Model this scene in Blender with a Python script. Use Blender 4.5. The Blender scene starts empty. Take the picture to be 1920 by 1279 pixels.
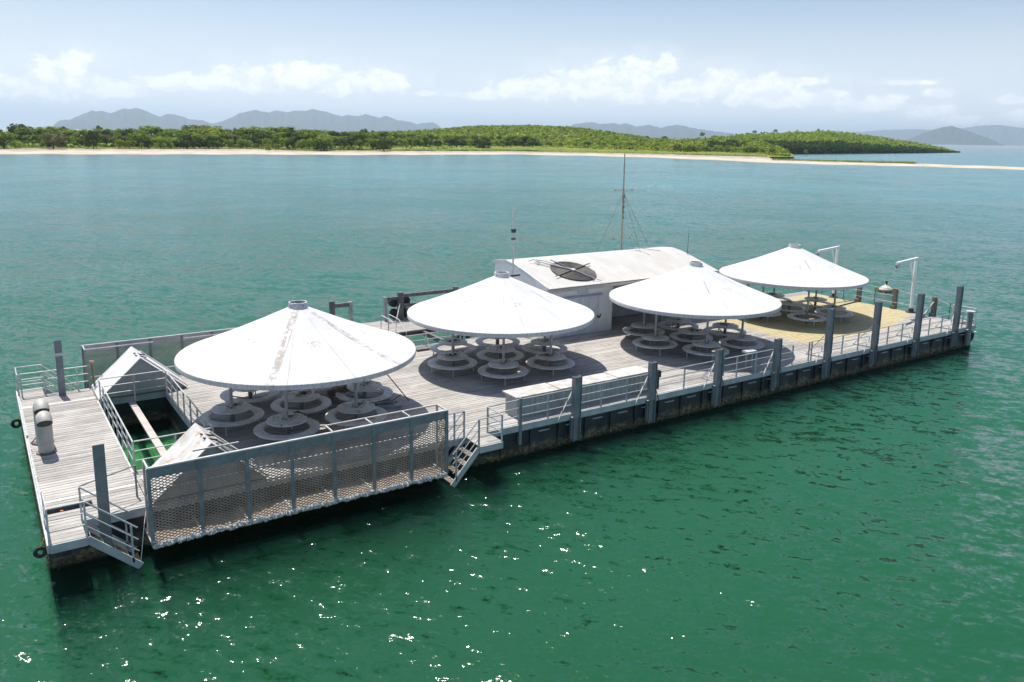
import bpy, math, random
import numpy as np
from mathutils import Vector, Matrix
random.seed(7); RNG = np.random.default_rng(7)
PI = math.pi
SC = bpy.context.scene
COL = SC.collection
# ------------------------------------------------------------------ camera
# axes of the place: X along the barge, Y across it (away from the viewer), Z up, sea level z = 0
PC = np.array([960., 559.])
def _axes():
    a = np.array([-70., 237.]) - PC; b = np.array([3262., 296.]) - PC
    f = math.sqrt(-(a @ b))
    Y = np.array([a[0], a[1], f]); Y /= np.linalg.norm(Y)
    X = np.array([b[0], b[1], f]); X /= np.linalg.norm(X)
    Z = np.cross(X, Y)
    return f, np.array([X, Y, Z])
FOC, ROT = _axes()
CAMLOC = np.array([-0.84, -23.69, 11.9])
cd = bpy.data.cameras.new('camera'); cam = bpy.data.objects.new('camera', cd); COL.objects.link(cam)
cd.sensor_fit = 'HORIZONTAL'; cd.sensor_width = 36.0
cd.lens = FOC * 36.0 / 1920.0
cd.shift_x = 0.0; cd.shift_y = -(639.5 - PC[1]) / 1920.0
cd.clip_start = 0.5; cd.clip_end = 90000.0
rx, dn, fw = ROT[:, 0], ROT[:, 1], ROT[:, 2]
M = Matrix(((rx[0], -dn[0], -fw[0], CAMLOC[0]), (rx[1], -dn[1], -fw[1], CAMLOC[1]), (rx[2], -dn[2], -fw[2], CAMLOC[2]), (0, 0, 0, 1)))
cam.matrix_world = M
SC.camera = cam
def ray(x, y):
    d = ROT @ np.array([x - PC[0], y - PC[1], FOC]); return d / np.linalg.norm(d)
def at(x, y, z=0.0):
    d = ray(x, y); t = (z - CAMLOC[2]) / d[2]; return CAMLOC + t * d
def atr(x, y, r):
    """point seen at pixel x,y at the horizontal distance r"""
    d = ray(x, y); return CAMLOC + d * (r / math.hypot(d[0], d[1]))
# ------------------------------------------------------------------ sun, exposure, sky
SUNV = Vector((-0.04, 0.39, 1.0)).normalized()
sl = bpy.data.lights.new('sun', 'SUN'); sun = bpy.data.objects.new('sun', sl); COL.objects.link(sun)
sl.energy = 5.0; sl.angle = math.radians(0.53); sl.color = (1.0, 0.955, 0.89)
sun.rotation_euler = SUNV.to_track_quat('Z', 'Y').to_euler(); sun.location = (0, 0, 60)
SC.view_settings.view_transform = 'Standard'; SC.view_settings.look = 'None'
SC.view_settings.exposure = 0.34; SC.view_settings.gamma = 1.0
SC.view_settings.use_curve_mapping = False
SUN_EL = math.asin(SUNV.z); SUN_AZ = math.atan2(SUNV.x, SUNV.y)
W = bpy.data.worlds.new('World'); SC.world = W; W.use_nodes = True

class NT:
    """small helper for node trees"""
    def __init__(s, tree): s.t = tree; s.n = tree.nodes; s.l = tree.links
    def new(s, kind, **kw):
        n = s.n.new(kind)
        for k, v in kw.items(): setattr(n, k, v)
        return n
    def put(s, sock, v):
        if v is None: return
        if isinstance(v, bpy.types.NodeSocket): s.l.new(v, sock)
        elif isinstance(v, (tuple, list)) and sock.type == 'RGBA' and len(v) == 3: sock.default_value = (*v, 1)
        else: sock.default_value = v
    def math(s, op, a, b=None, c=None, clamp=False):
        n = s.new('ShaderNodeMath', operation=op, use_clamp=clamp)
        s.put(n.inputs[0], a)
        if b is not None: s.put(n.inputs[1], b)
        if c is not None: s.put(n.inputs[2], c)
        return n.outputs[0]
    def vmath(s, op, a, b=None, out=0):
        n = s.new('ShaderNodeVectorMath', operation=op)
        s.put(n.inputs[0], a)
        if b is not None: s.put(n.inputs[1], b)
        return n.outputs[out]
    def mix(s, f, a, b, blend='MIX'):
        n = s.new('ShaderNodeMix', data_type='RGBA', blend_type=blend)
        s.put(n.inputs[0], f); s.put(n.inputs[6], a); s.put(n.inputs[7], b)
        return n.outputs[2]
    def noise(s, vec, scale, detail=4, rough=0.5, out=0, dist=0.0, dim='3D'):
        n = s.new('ShaderNodeTexNoise', noise_dimensions=dim)
        if vec is not None: s.l.new(vec, n.inputs['Vector'])
        n.inputs['Scale'].default_value = scale; n.inputs['Detail'].default_value = detail
        n.inputs['Roughness'].default_value = rough; n.inputs['Distortion'].default_value = dist
        return n.outputs[out]
    def ramp(s, v, lo, hi, a=0.0, b=1.0, smooth=True):
        n = s.new('ShaderNodeMapRange'); n.interpolation_type = 'SMOOTHSTEP' if smooth else 'LINEAR'
        n.clamp = True if not smooth else n.clamp
        s.put(n.inputs[0], v); s.put(n.inputs[1], lo); s.put(n.inputs[2], hi); s.put(n.inputs[3], a); s.put(n.inputs[4], b)
        return n.outputs[0]
    def sep(s, v):
        n = s.new('ShaderNodeSeparateXYZ'); s.l.new(v, n.inputs[0]); return n.outputs
    def comb(s, x, y, z):
        n = s.new('ShaderNodeCombineXYZ'); s.put(n.inputs[0], x); s.put(n.inputs[1], y); s.put(n.inputs[2], z); return n.outputs[0]

def build_world():
    t = NT(W.node_tree); W.node_tree.nodes.clear()
    out = t.new('ShaderNodeOutputWorld'); bg = t.new('ShaderNodeBackground')
    sky = t.new('ShaderNodeTexSky', sky_type='NISHITA')
    sky.sun_disc = False; sky.sun_elevation = SUN_EL; sky.sun_rotation = SUN_AZ
    sky.altitude = 0; sky.air_density = 1.0; sky.dust_density = 2.2; sky.ozone_density = 1.0
    geo = t.new('ShaderNodeTexCoord').outputs['Generated']
    x, y, z = t.sep(geo)
    az = t.math('ARCTAN2', x, y); el = t.math('ARCSINE', z)
    p = t.comb(az, t.math('MULTIPLY', el, 1.0), 0.0)
    # cumulus banks: centre, half width, half height in picture units of arc (1 unit = 1/1509 rad)
    blobs = [(30,158,75,20),(110,150,75,36),(140,118,30,26),(205,160,70,20),(262,158,26,18),
             (325,156,34,16),(385,152,55,20),(465,146,65,26),(570,140,60,30),(640,152,62,26),(722,152,50,22),(718,140,16,14),
             (905,176,60,9),(985,164,70,22),(1060,158,72,30),(1135,146,60,36),(1200,140,52,36),(1250,116,22,18),(1180,174,90,20),
             (1300,166,60,26),(1355,152,48,28),(1425,160,72,26),(1430,182,90,16),(1490,150,60,9),(1530,186,50,16),(1610,196,70,12),(1655,186,34,14),
             (1760,172,20,9),(1735,206,46,13),(1895,183,22,9),(1800,222,34,9),(1905,214,34,10),(800,172,24,5),(1560,172,26,8),(1700,152,40,5)]
    acc = None
    for (bx, by, w, h) in blobs:
        d = ray(bx, by + 3)
        a0 = math.atan2(d[0], d[1]); e0 = math.asin(d[2])
        v = t.vmath('SUBTRACT', p, (a0, e0, 0.0))
        v = t.vmath('MULTIPLY', v, (1500. / w / 1.28, 1500. / h / 1.22, 0.0))
        L = t.vmath('LENGTH', v, out=1)
        e = t.math('SUBTRACT', 1.0, L)
        acc = e if acc is None else t.math('SMOOTH_MAX', acc, e, 0.25)
    # the same kind of low clouds carry on round the rest of the horizon
    n0 = t.noise(t.vmath('MULTIPLY', p, (1.0, 2.4, 1.0)), 7.0, 2, 0.5)
    band = t.math('SUBTRACT', 1.0, t.math('ABSOLUTE', t.math('DIVIDE', t.math('SUBTRACT', el, 0.085), 0.07)))
    dc = ray(960, 200); ac = math.atan2(dc[0], dc[1])
    away = t.ramp(t.math('ABSOLUTE', t.math('SUBTRACT', az, ac)), 0.62, 0.75)
    rest = t.math('ADD', t.math('MULTIPLY', t.math('SUBTRACT', n0, 0.52), 5.0), t.math('MULTIPLY', t.math('SUBTRACT', band, 1.0), 2.0))
    rest = t.math('SUBTRACT', rest, t.math('MULTIPLY', t.math('SUBTRACT', 1.0, away), 6.0))
    acc = t.math('MAXIMUM', acc, rest)
    det = t.noise(t.vmath('MULTIPLY', p, (1.0, 1.35, 1.0)), 46.0, 9, 0.62, dist=0.35)
    big = t.noise(t.vmath('MULTIPLY', p, (1.0, 1.5, 1.0)), 13.0, 3, 0.5)
    body = t.math('ADD', acc, t.math('MULTIPLY', t.math('SUBTRACT', det, 0.5), 1.45))
    cov = t.ramp(body, 0.06, 0.52)
    wisp = t.ramp(t.math('ADD', acc, t.math('MULTIPLY', t.math('SUBTRACT', big, 0.45), 2.0)), -0.7, 0.9, 0.0, 0.30)
    cov = t.math('MAXIMUM', t.math('MULTIPLY', cov, 0.93), wisp)
    # shade inside the clouds
    d2 = t.noise(t.vmath('ADD', t.vmath('MULTIPLY', p, (1.0, 1.35, 1.0)), (0.012, -0.02, 0.0)), 46.0, 6, 0.62, dist=0.35)
    sh = t.ramp(t.math('ADD', t.math('SUBTRACT', d2, det), t.math('MULTIPLY', big, 0.35)), 0.02, 0.32)
    ccol = t.mix(sh, (10.2, 10.3, 10.4), (8.5, 8.9, 9.5))
    skc = t.mix(1.0, sky.outputs[0], SKYTINT, 'MULTIPLY')
    # thin high veil towards the horizon
    low = t.ramp(el, 0.01, 0.205, VEIL, 0.0)
    skc = t.mix(low, skc, VEILC)
    c = t.mix(cov, skc, ccol)
    t.put(bg.inputs['Color'], c); bg.inputs['Strength'].default_value = SKYSTR
    t.l.new(bg.outputs[0], out.inputs['Surface'])
SKYSTR = 0.10; SKYTINT = (0.86, 0.97, 1.12); VEIL = 0.97; VEILC = (7.7, 8.4, 9.1)
build_world()

# ------------------------------------------------------------------ helpers for meshes
class MB:
    def __init__(s): s.v = []; s.f = []
    def quad(s, *p):
        i = len(s.v); s.v += [tuple(q) for q in p]; s.f.append(tuple(range(i, i + len(p))))
    def box(s, x0, x1, y0, y1, z0, z1):
        i = len(s.v)
        s.v += [(x0,y0,z0),(x1,y0,z0),(x1,y1,z0),(x0,y1,z0),(x0,y0,z1),(x1,y0,z1),(x1,y1,z1),(x0,y1,z1)]
        s.f += [(i,i+3,i+2,i+1),(i+4,i+5,i+6,i+7),(i,i+1,i+5,i+4),(i+1,i+2,i+6,i+5),(i+2,i+3,i+7,i+6),(i+3,i,i+4,i+7)]
    def bar(s, a, b, w, h=None, up=(0,0,1)):
        """rectangular bar from a to b, w wide (sideways), h high (along up)"""
        h = w if h is None else h
        a = Vector(a); b = Vector(b); d = (b - a).normalized(); u = Vector(up)
        if abs(d.dot(u)) > 0.98: u = Vector((0, 1, 0))
        sd = d.cross(u).normalized(); u = sd.cross(d).normalized()
        i = len(s.v)
        for q in (a, b):
            for (k, m) in ((-1,-1),(1,-1),(1,1),(-1,1)):
                s.v.append(tuple(q + sd * (k * w / 2) + u * (m * h / 2)))
        s.f += [(i,i+3,i+2,i+1),(i+4,i+5,i+6,i+7),(i,i+1,i+5,i+4),(i+1,i+2,i+6,i+5),(i+2,i+3,i+7,i+6),(i+3,i,i+4,i+7)]
    def tube(s, pts, r, n=8, closed=False, caps=True):
        pts = [Vector(p) for p in pts]; m = len(pts); i0 = len(s.v)
        rr = r if isinstance(r, (list, tuple)) else [r] * m
        prev = None
        for k, p in enumerate(pts):
            if closed: d = (pts[(k+1) % m] - pts[k-1]).normalized()
            elif k == 0: d = (pts[1] - p).normalized()
            elif k == m-1: d = (p - pts[k-1]).normalized()
            else: d = ((pts[k+1] - p).normalized() + (p - pts[k-1]).normalized()).normalized()
            if prev is None:
                u = Vector((0,0,1)) if abs(d.z) < 0.9 else Vector((1,0,0))
            else: u = prev
            u = (u - d * u.dot(d)).normalized(); prev = u; w = d.cross(u)
            for j in range(n):
                a = 2*PI*j/n; s.v.append(tuple(p + (u*math.cos(a) + w*math.sin(a)) * rr[k]))
        segs = m if closed else m-1
        for k in range(segs):
            a = i0 + k*n; b = i0 + ((k+1) % m)*n
            for j in range(n): s.f.append((a+j, a+(j+1)%n, b+(j+1)%n, b+j))
        if caps and not closed:
            s.f.append(tuple(i0 + j for j in reversed(range(n)))); s.f.append(tuple(i0 + (m-1)*n + j for j in range(n)))
    def lathe(s, prof, c=(0,0), n=32, a0=0.0, a1=2*PI, closed_prof=False):
        """revolve a profile of (r, z) about the vertical through c"""
        full = abs(a1 - a0 - 2*PI) < 1e-6; m = n if full else n+1; i0 = len(s.v); q = len(prof)
        for k in range(m):
            a = a0 + (a1-a0)*k/n
            for (r, z) in prof: s.v.append((c[0] + r*math.cos(a), c[1] + r*math.sin(a), z))
        for k in range(n):
            A = i0 + k*q; B = i0 + ((k+1) % m)*q
            for j in range(q if closed_prof else q-1):
                jn = (j+1) % q; s.f.append((A+j, B+j, B+jn, A+jn))
        if closed_prof and not full:
            s.f.append(tuple(i0 + j for j in range(q))); s.f.append(tuple(i0 + (m-1)*q + j for j in reversed(range(q))))
    def poly_prism(s, pts, axis, a0, a1):
        """extrude a polygon given in the plane normal to axis ('x','y','z')"""
        n = len(pts); i = len(s.v)
        for t in (a0, a1):
            for (p, q) in pts:
                s.v.append({'x': (t,p,q), 'y': (p,t,q), 'z': (p,q,t)}[axis])
        s.f.append(tuple(range(i, i+n))); s.f.append(tuple(reversed(range(i+n, i+2*n))))
        for k in range(n): s.f.append((i+k, i+n+k, i+n+(k+1)%n, i+(k+1)%n))
    def mesh(s, name, mat=None, off=(0,0,0), smooth=False):
        me = bpy.data.meshes.new(name)
        v = np.array(s.v, float) - np.array(off, float)
        me.from_pydata(v.tolist(), [], s.f); me.update()
        if smooth:
            me.polygons.foreach_set('use_smooth', [True]*len(me.polygons))
            try: me.set_sharp_from_angle(angle=math.radians(35))
            except Exception: pass
        if mat is not None: me.materials.append(mat)
        import bmesh
        b = bmesh.new(); b.from_mesh(me); bmesh.ops.recalc_face_normals(b, faces=b.faces); b.to_mesh(me); b.free()
        return me
    def build(s, name, mat, parent=None, smooth=False, label=None, kind=None):
        off = wloc(parent)
        o = bpy.data.objects.new(name, s.mesh(name, mat, off, smooth)); COL.objects.link(o)
        if parent is not None: o.parent = parent
        if label: o['label'] = label
        if kind: o['kind'] = kind
        return o
def wloc(o):
    v = Vector((0,0,0))
    while o is not None: v = v + o.location; o = o.parent
    return v
def thing(name, label, cat, loc=(0,0,0), group=None):
    o = bpy.data.objects.new(name, None); COL.objects.link(o); o.location = loc
    o.empty_display_size = 0.3
    o['label'] = label; o['category'] = cat
    if group: o['group'] = group
    return o
def tag(o, label, cat, group=None):
    o['label'] = label; o['category'] = cat
    if group: o['group'] = group
    return o
def copy_thing(root, loc, label=None, rotz=None, skip=()):
    r = root.copy(); COL.objects.link(r); r.location = loc
    if rotz is not None: r.rotation_euler = (0, 0, rotz)
    if label: r['label'] = label
    for ch in list(root.children):
        if ch.name.split('.')[0] in skip: continue
        c = ch.copy(); COL.objects.link(c); c.parent = r
        for g in list(ch.children):
            d = g.copy(); COL.objects.link(d); d.parent = c
    return r
def structure(o): o['kind'] = 'structure'; return o

# ------------------------------------------------------------------ materials
def mat(name, base, rough=0.6, metal=0.0, var=None, vscale=2.0, vmix=0.5, bump=0.0, bscale=20.0, spots=None, spot_lo=0.6, spot_hi=0.7, sscale=3.0, spec=0.5, stretch=(1,1,1), coord='pos', fine=0.0):
    m = bpy.data.materials.new(name); m.use_nodes = True; t = NT(m.node_tree)
    b = t.n['Principled BSDF']; b.inputs['Roughness'].default_value = rough; b.inputs['Metallic'].default_value = metal
    b.inputs['Specular IOR Level'].default_value = spec
    P = t.new('ShaderNodeNewGeometry').outputs['Position'] if coord == 'pos' else t.new('ShaderNodeTexCoord').outputs['Object']
    P = t.vmath('MULTIPLY', P, stretch)
    c = base
    if var is not None:
        f = t.ramp(t.noise(P, vscale, 6, 0.6), 0.35, 0.65, 0.0, vmix*2 if vmix < 0.5 else 1.0)
        c = t.mix(f, base, var)
    if fine: 
        g = t.ramp(t.noise(P, 60.0, 3, 0.6), 0.3, 0.7, 1.0-fine, 1.0+fine)
        c = t.mix(1.0, c, t.comb(g, g, g), 'MULTIPLY')
    if spots is not None:
        f = t.ramp(t.noise(P, sscale, 8, 0.65), spot_lo, spot_hi)
        c = t.mix(f, c, spots)
    t.put(b.inputs['Base Color'], c)
    if bump:
        bn = t.new('ShaderNodeBump'); bn.inputs['Strength'].default_value = bump; bn.inputs['Distance'].default_value = 0.02
        t.l.new(t.noise(P, bscale, 5, 0.6), bn.inputs['Height']); t.l.new(bn.outputs[0], b.inputs['Normal'])
    m['t'] = 0
    return m
STEEL = mat('galvanised_steel', (0.36,0.37,0.37), 0.5, 0.25, var=(0.25,0.27,0.28), vscale=3, bump=0.1, spots=(0.30,0.20,0.12), spot_lo=0.66, spot_hi=0.75, sscale=6)
PALE = mat('pale_rail_paint', (0.55,0.55,0.52), 0.5, 0.0, var=(0.42,0.42,0.40), vscale=4, spots=(0.25,0.16,0.10), spot_lo=0.68, spot_hi=0.76, sscale=7)
POSTM = mat('grey_post_paint', (0.20,0.22,0.235), 0.5, 0.1, var=(0.145,0.165,0.18), vscale=2.5, bump=0.15, spots=(0.34,0.33,0.30), spot_lo=0.62, spot_hi=0.8, sscale=5)
FASCIA = mat('fascia_paint', (0.40,0.43,0.43), 0.55, 0.0, var=(0.30,0.33,0.34), vscale=1.6, spots=(0.22,0.17,0.12), spot_lo=0.64, spot_hi=0.75, sscale=4, bump=0.1)
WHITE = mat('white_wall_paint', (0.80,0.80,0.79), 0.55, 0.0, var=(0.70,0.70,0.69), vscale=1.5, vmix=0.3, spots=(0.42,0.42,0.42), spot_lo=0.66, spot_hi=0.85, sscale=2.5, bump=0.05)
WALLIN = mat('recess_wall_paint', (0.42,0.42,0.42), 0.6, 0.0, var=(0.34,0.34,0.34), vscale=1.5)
TABLE = mat('table_fibreglass', (0.66,0.65,0.62), 0.5, 0.0, var=(0.48,0.46,0.42), vscale=2.2, vmix=0.4, spots=(0.17,0.13,0.08), spot_lo=0.60, spot_hi=0.72, sscale=3.2, bump=0.05)
ROOFM = mat('cream_roof_sheet', (0.50,0.485,0.455), 0.8, 0.0, var=(0.43,0.41,0.375), vscale=1.2, vmix=0.4, spots=(0.45,0.36,0.26), spot_lo=0.70, spot_hi=0.80, sscale=5, stretch=(1,0.25,1))
RUBBER = mat('black_rubber', (0.02,0.02,0.02), 0.8, 0.0, var=(0.045,0.043,0.04), vscale=6, bump=0.2)
COILM = mat('black_coil_pipe', (0.055,0.048,0.043), 0.75, 0.0, var=(0.09,0.08,0.07), vscale=5)
TIMBER = mat('weathered_timber', (0.20,0.165,0.135), 0.8, 0.0, var=(0.12,0.095,0.08), vscale=3, bump=0.4, bscale=18, stretch=(1,1,0.2))
GREYTIM = mat('grey_timber', (0.17,0.16,0.165), 0.8, 0.0, var=(0.10,0.095,0.10), vscale=3, bump=0.4)
EXPM = mat('expanded_metal', (0.36,0.27,0.20), 0.7, 0.0, var=(0.24,0.175,0.125), vscale=2.0, spots=(0.25,0.15,0.08), spot_lo=0.62, spot_hi=0.8, sscale=4)
LIDM = mat('lid_fibreglass', (0.50,0.475,0.43), 0.8, 0.0, var=(0.38,0.345,0.30), vscale=2.5, spots=(0.58,0.56,0.51), spot_lo=0.50, spot_hi=0.66, sscale=1.8, bump=0.3, bscale=12)
CABIN = mat('grey_cabinet_paint', (0.33,0.345,0.35), 0.55, 0.1, var=(0.27,0.285,0.29), vscale=2.0, stretch=(3,3,0.4))
HOODM = mat('hood_paint', (0.70,0.69,0.68), 0.5, 0.0, var=(0.52,0.51,0.50), vscale=1.6, vmix=0.45, spots=(0.36,0.22,0.12), spot_lo=0.70, spot_hi=0.78, sscale=2.4)
RUSTHOOD = mat('rusty_hood_paint', (0.58,0.56,0.52), 0.6, 0.0, var=(0.42,0.40,0.37), vscale=1.8, spots=(0.48,0.24,0.06), spot_lo=0.585, spot_hi=0.66, sscale=2.6)
VENTM = mat('vent_metal', (0.46,0.44,0.40), 0.6, 0.1, var=(0.36,0.34,0.31), vscale=2.5, bump=0.1, spots=(0.5,0.48,0.43), spot_lo=0.6, spot_hi=0.8, sscale=4)
BARN = mat('barnacle_crust', (0.60,0.60,0.58), 0.9, 0.0, var=(0.30,0.30,0.28), vscale=14, bump=0.5)
DARKM = mat('dark_metal', (0.04,0.04,0.045), 0.7)
ROPEM = mat('pale_rope', (0.42,0.38,0.28), 0.9)
YROPE = mat('yellow_rope', (0.50,0.40,0.05), 0.9)
CARD = mat('brown_seat_cloth', (0.20,0.15,0.115), 0.9, var=(0.12,0.09,0.08), vscale=4)
BUOYM = mat('buoy_white', (0.72,0.66,0.56), 0.6, var=(0.55,0.48,0.36), vscale=4, spots=(0.30,0.20,0.04), spot_lo=0.58, spot_hi=0.7, sscale=5)
ALGAE = mat('brown_algae', (0.13,0.105,0.045), 0.9, var=(0.045,0.038,0.02), vscale=8, bump=0.6)
FOAM = mat('faded_ink', (0.30,0.32,0.50), 0.8)
BLACK = DARKM

def deck_material(name, yellow=False):
    m = bpy.data.materials.new(name); m.use_nodes = True; t = NT(m.node_tree); b = t.n['Principled BSDF']
    P = t.new('ShaderNodeNewGeometry').outputs['Position']
    x, y, z = t.sep(P)
    row = t.math('FLOOR', t.math('DIVIDE', y, 0.2))
    seg = t.math('FLOOR', t.math('DIVIDE', t.math('ADD', x, t.math('MULTIPLY', t.math('MODULO', t.math('ABSOLUTE', row), 2.0), 2.7)), 5.4))
    wn = t.new('ShaderNodeTexWhiteNoise', noise_dimensions='2D'); t.l.new(t.comb(row, seg, 0.0), wn.inputs['Vector'])
    rnd = wn.outputs['Value']
    g = t.noise(t.comb(t.math('MULTIPLY', x, 0.9), t.math('MULTIPLY', y, 14.0), t.math('MULTIPLY', rnd, 40.0)), 2.2, 6, 0.65)
    base = t.mix(t.ramp(g, 0.3, 0.72), (0.24,0.222,0.20), (0.45,0.425,0.39))
    bright = t.ramp(rnd, 0.0, 1.0, 0.78, 1.16, False)
    c = t.mix(1.0, base, t.comb(bright, bright, bright), 'MULTIPLY')
    # weathering: bleached and dirty areas
    l = t.ramp(t.noise(P, 0.55, 5, 0.6), 0.42, 0.68)
    c = t.mix(t.math('MULTIPLY', l, 0.40), c, (0.54,0.515,0.47))
    d = t.ramp(t.noise(t.vmath('MULTIPLY', P, (1, 2.0, 1)), 0.9, 7, 0.7, dist=0.6), 0.56, 0.72)
    c = t.mix(t.math('MULTIPLY', d, 0.45), c, (0.19,0.175,0.165))
    s = t.ramp(t.noise(P, 9.0, 4, 0.7), 0.68, 0.74)
    c = t.mix(t.math('MULTIPLY', s, 0.35), c, (0.68,0.66,0.6))
    # yellow coated area on the far end
    wob = t.math('MULTIPLY', t.math('SUBTRACT', t.noise(t.comb(row, seg, 3.0), 1.3, 2), 0.5), 1.6)
    yr = t.math('MULTIPLY', t.math('ADD', row, 0.5), 0.2)
    e1 = t.ramp(t.math('ADD', x, t.math('MULTIPLY', wob, 0.7)), 35.2, 35.9)
    lim = t.math('ADD', 2.05, t.math('MULTIPLY', t.math('MAXIMUM', t.math('SUBTRACT', x, 43.0), 0.0), 0.32))
    e2 = t.math('GREATER_THAN', yr, lim)
    e3 = t.math('LESS_THAN', yr, t.math('ADD', 8.6, t.math('MULTIPLY', t.math('MAXIMUM', t.math('SUBTRACT', x, 41.5), 0.0), 0.75)))
    e4 = t.math('LESS_THAN', yr, 11.0)
    ym = t.math('MULTIPLY', t.math('MULTIPLY', e1, e2), t.math('MULTIPLY', e3, e4))
    wear = t.ramp(t.noise(t.comb(t.math('MULTIPLY', x, 1.0), t.math('MULTIPLY', y, 5.0), 0.0), 1.6, 6, 0.7), 0.25, 0.62, 0.45, 1.0)
    ym = t.math('MULTIPLY', ym, wear)
    yc = t.mix(t.ramp(g, 0.25, 0.75), (0.33,0.265,0.11), (0.60,0.50,0.23))
    c = t.mix(t.math('MULTIPLY', ym, 0.85), c, yc)
    t.put(b.inputs['Base Color'], c); b.inputs['Roughness'].default_value = 0.8; b.inputs['Specular IOR Level'].default_value = 0.25
    bn = t.new('ShaderNodeBump'); bn.inputs['Strength'].default_value = 0.35; bn.inputs['Distance'].default_value = 0.01
    t.l.new(g, bn.inputs['Height']); t.l.new(bn.outputs[0], b.inputs['Normal'])
    return m
DECK = deck_material('weathered_deck_boards')
WPLANK = mat('pale_painted_board', (0.60,0.58,0.53), 0.75, var=(0.45,0.42,0.38), vscale=1.8, bump=0.2)

def hull_material():
    m = bpy.data.materials.new('hull_plate'); m.use_nodes = True; t = NT(m.node_tree); b = t.n['Principled BSDF']
    P = t.new('ShaderNodeNewGeometry').outputs['Position']; x, y, z = t.sep(P)
    n1 = t.noise(P, 1.4, 6, 0.65); n2 = t.noise(t.vmath('MULTIPLY', P, (1,1,2.0)), 4.5, 8, 0.7)
    c = t.mix(t.ramp(n1, 0.35, 0.7), (0.010,0.013,0.018), (0.026,0.032,0.040))
    c = t.mix(t.ramp(n2, 0.60, 0.74), c, (0.15,0.10,0.075))
    h = t.math('ADD', 0.38, t.math('MULTIPLY', t.math('SUBTRACT', n1, 0.5), 0.9))
    band = t.ramp(t.math('SUBTRACT', h, z), -0.12, 0.16)
    alg = t.mix(t.ramp(n2, 0.38, 0.66), (0.035,0.030,0.020), (0.23,0.185,0.095))
    c = t.mix(t.math('MULTIPLY', band, 0.85), c, alg)
    wet = t.ramp(z, 0.03, 0.14, 1.0, 0.0)
    c = t.mix(wet, c, (0.02,0.018,0.014))
    t.put(b.inputs['Base Color'], c); b.inputs['Roughness'].default_value = 0.6
    bn = t.new('ShaderNodeBump'); bn.inputs['Strength'].default_value = 0.7; bn.inputs['Distance'].default_value = 0.03
    t.l.new(n2, bn.inputs['Height']); t.l.new(bn.outputs[0], b.inputs['Normal'])
    return m
HULL = hull_material()

def cone_material(name, seams=(), phase=0.0, rot=0.0):
    """white fibreglass cone; coordinates local to the umbrella, dirt keeps to the seams"""
    m = bpy.data.materials.new(name); m.use_nodes = True; t = NT(m.node_tree); b = t.n['Principled BSDF']
    O = t.new('ShaderNodeTexCoord').outputs['Object']; x, y, z = t.sep(O)
    ang = t.math('ARCTAN2', y, x); r = t.math('SQRT', t.math('ADD', t.math('MULTIPLY', x, x), t.math('MULTIPLY', y, y)))
    c = t.mix(t.ramp(t.noise(O, 0.9, 5, 0.6), 0.4, 0.7, 0.0, 0.6), (0.575,0.575,0.57), (0.51,0.50,0.485))
    # faint radial run-off streaks
    st = t.noise(t.comb(t.math('MULTIPLY', ang, 14.0), t.math('MULTIPLY', r, 0.35), phase), 2.0, 6, 0.65)
    c = t.mix(t.ramp(st, 0.54, 0.76, 0.0, 0.50), c, (0.40,0.365,0.335))
    dn_ = t.noise(O, 7.0, 8, 0.72)
    dl = t.noise(O, 2.2, 4, 0.6)
    for (a, w, k, col) in seams:
        da = t.math('ABSOLUTE', t.math('SUBTRACT', ang, a))
        band = t.ramp(t.math('MULTIPLY', da, r), w, w*0.55)
        f = t.math('MULTIPLY', band, t.ramp(t.math('ADD', dn_, t.math('MULTIPLY', t.math('SUBTRACT', dl, 0.5), 0.6)), 0.45, 0.56))
        c = t.mix(t.math('MULTIPLY', f, k), c, col)
    sm = t.math('MODULO', t.math('ADD', ang, 4*PI - rot), PI/6)
    sm = t.math('MULTIPLY', t.math('MINIMUM', sm, t.math('SUBTRACT', PI/6, sm)), r)
    f = t.math('MULTIPLY', t.ramp(sm, 0.035, 0.012), t.ramp(t.noise(O, 1.7, 5, 0.7), 0.45, 0.65, 0.05, 0.36))
    c = t.mix(f, c, (0.27,0.26,0.25))
    # scuffed patches half way down some panels
    sc = t.math('MODULO', t.math('ADD', t.math('ADD', ang, 2*PI + phase), 0.0), PI/3)
    ds = t.math('ABSOLUTE', t.math('SUBTRACT', sc, PI/6))
    m1 = t.ramp(t.math('MULTIPLY', ds, r), 0.27, 0.20); m2 = t.ramp(t.math('ABSOLUTE', t.math('SUBTRACT', r, 2.35)), 0.22, 0.14)
    f = t.math('MULTIPLY', t.math('MULTIPLY', m1, m2), t.ramp(t.noise(O, 11.0, 7, 0.7), 0.50, 0.62))
    c = t.mix(t.math('MULTIPLY', f, 0.8), c, (0.24,0.22,0.21))
    # rim dirt on the vertical fascia
    rim = t.ramp(r, 4.28, 4.33)
    f = t.math('MULTIPLY', rim, t.ramp(t.noise(t.comb(t.math('MULTIPLY', ang, 30.0), t.math('MULTIPLY', z, 2.0), 0.0), 2.0, 6, 0.7), 0.42, 0.65))
    c = t.mix(t.math('MULTIPLY', f, 0.55), c, (0.26,0.25,0.25))
    t.put(b.inputs['Base Color'], c); b.inputs['Roughness'].default_value = 0.8; b.inputs['Specular IOR Level'].default_value = 0.15
    bn = t.new('ShaderNodeBump'); bn.inputs['Strength'].default_value = 0.12; bn.inputs['Distance'].default_value = 0.02
    t.l.new(dn_, bn.inputs['Height']); t.l.new(bn.outputs[0], b.inputs['Normal'])
    return m
CAPM = mat('umbrella_cap', (0.60,0.60,0.61), 0.7, 0.0, var=(0.42,0.43,0.46), vscale=5, coord='obj', spots=(0.15,0.14,0.14), spot_lo=0.55, spot_hi=0.7, sscale=7)
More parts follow.
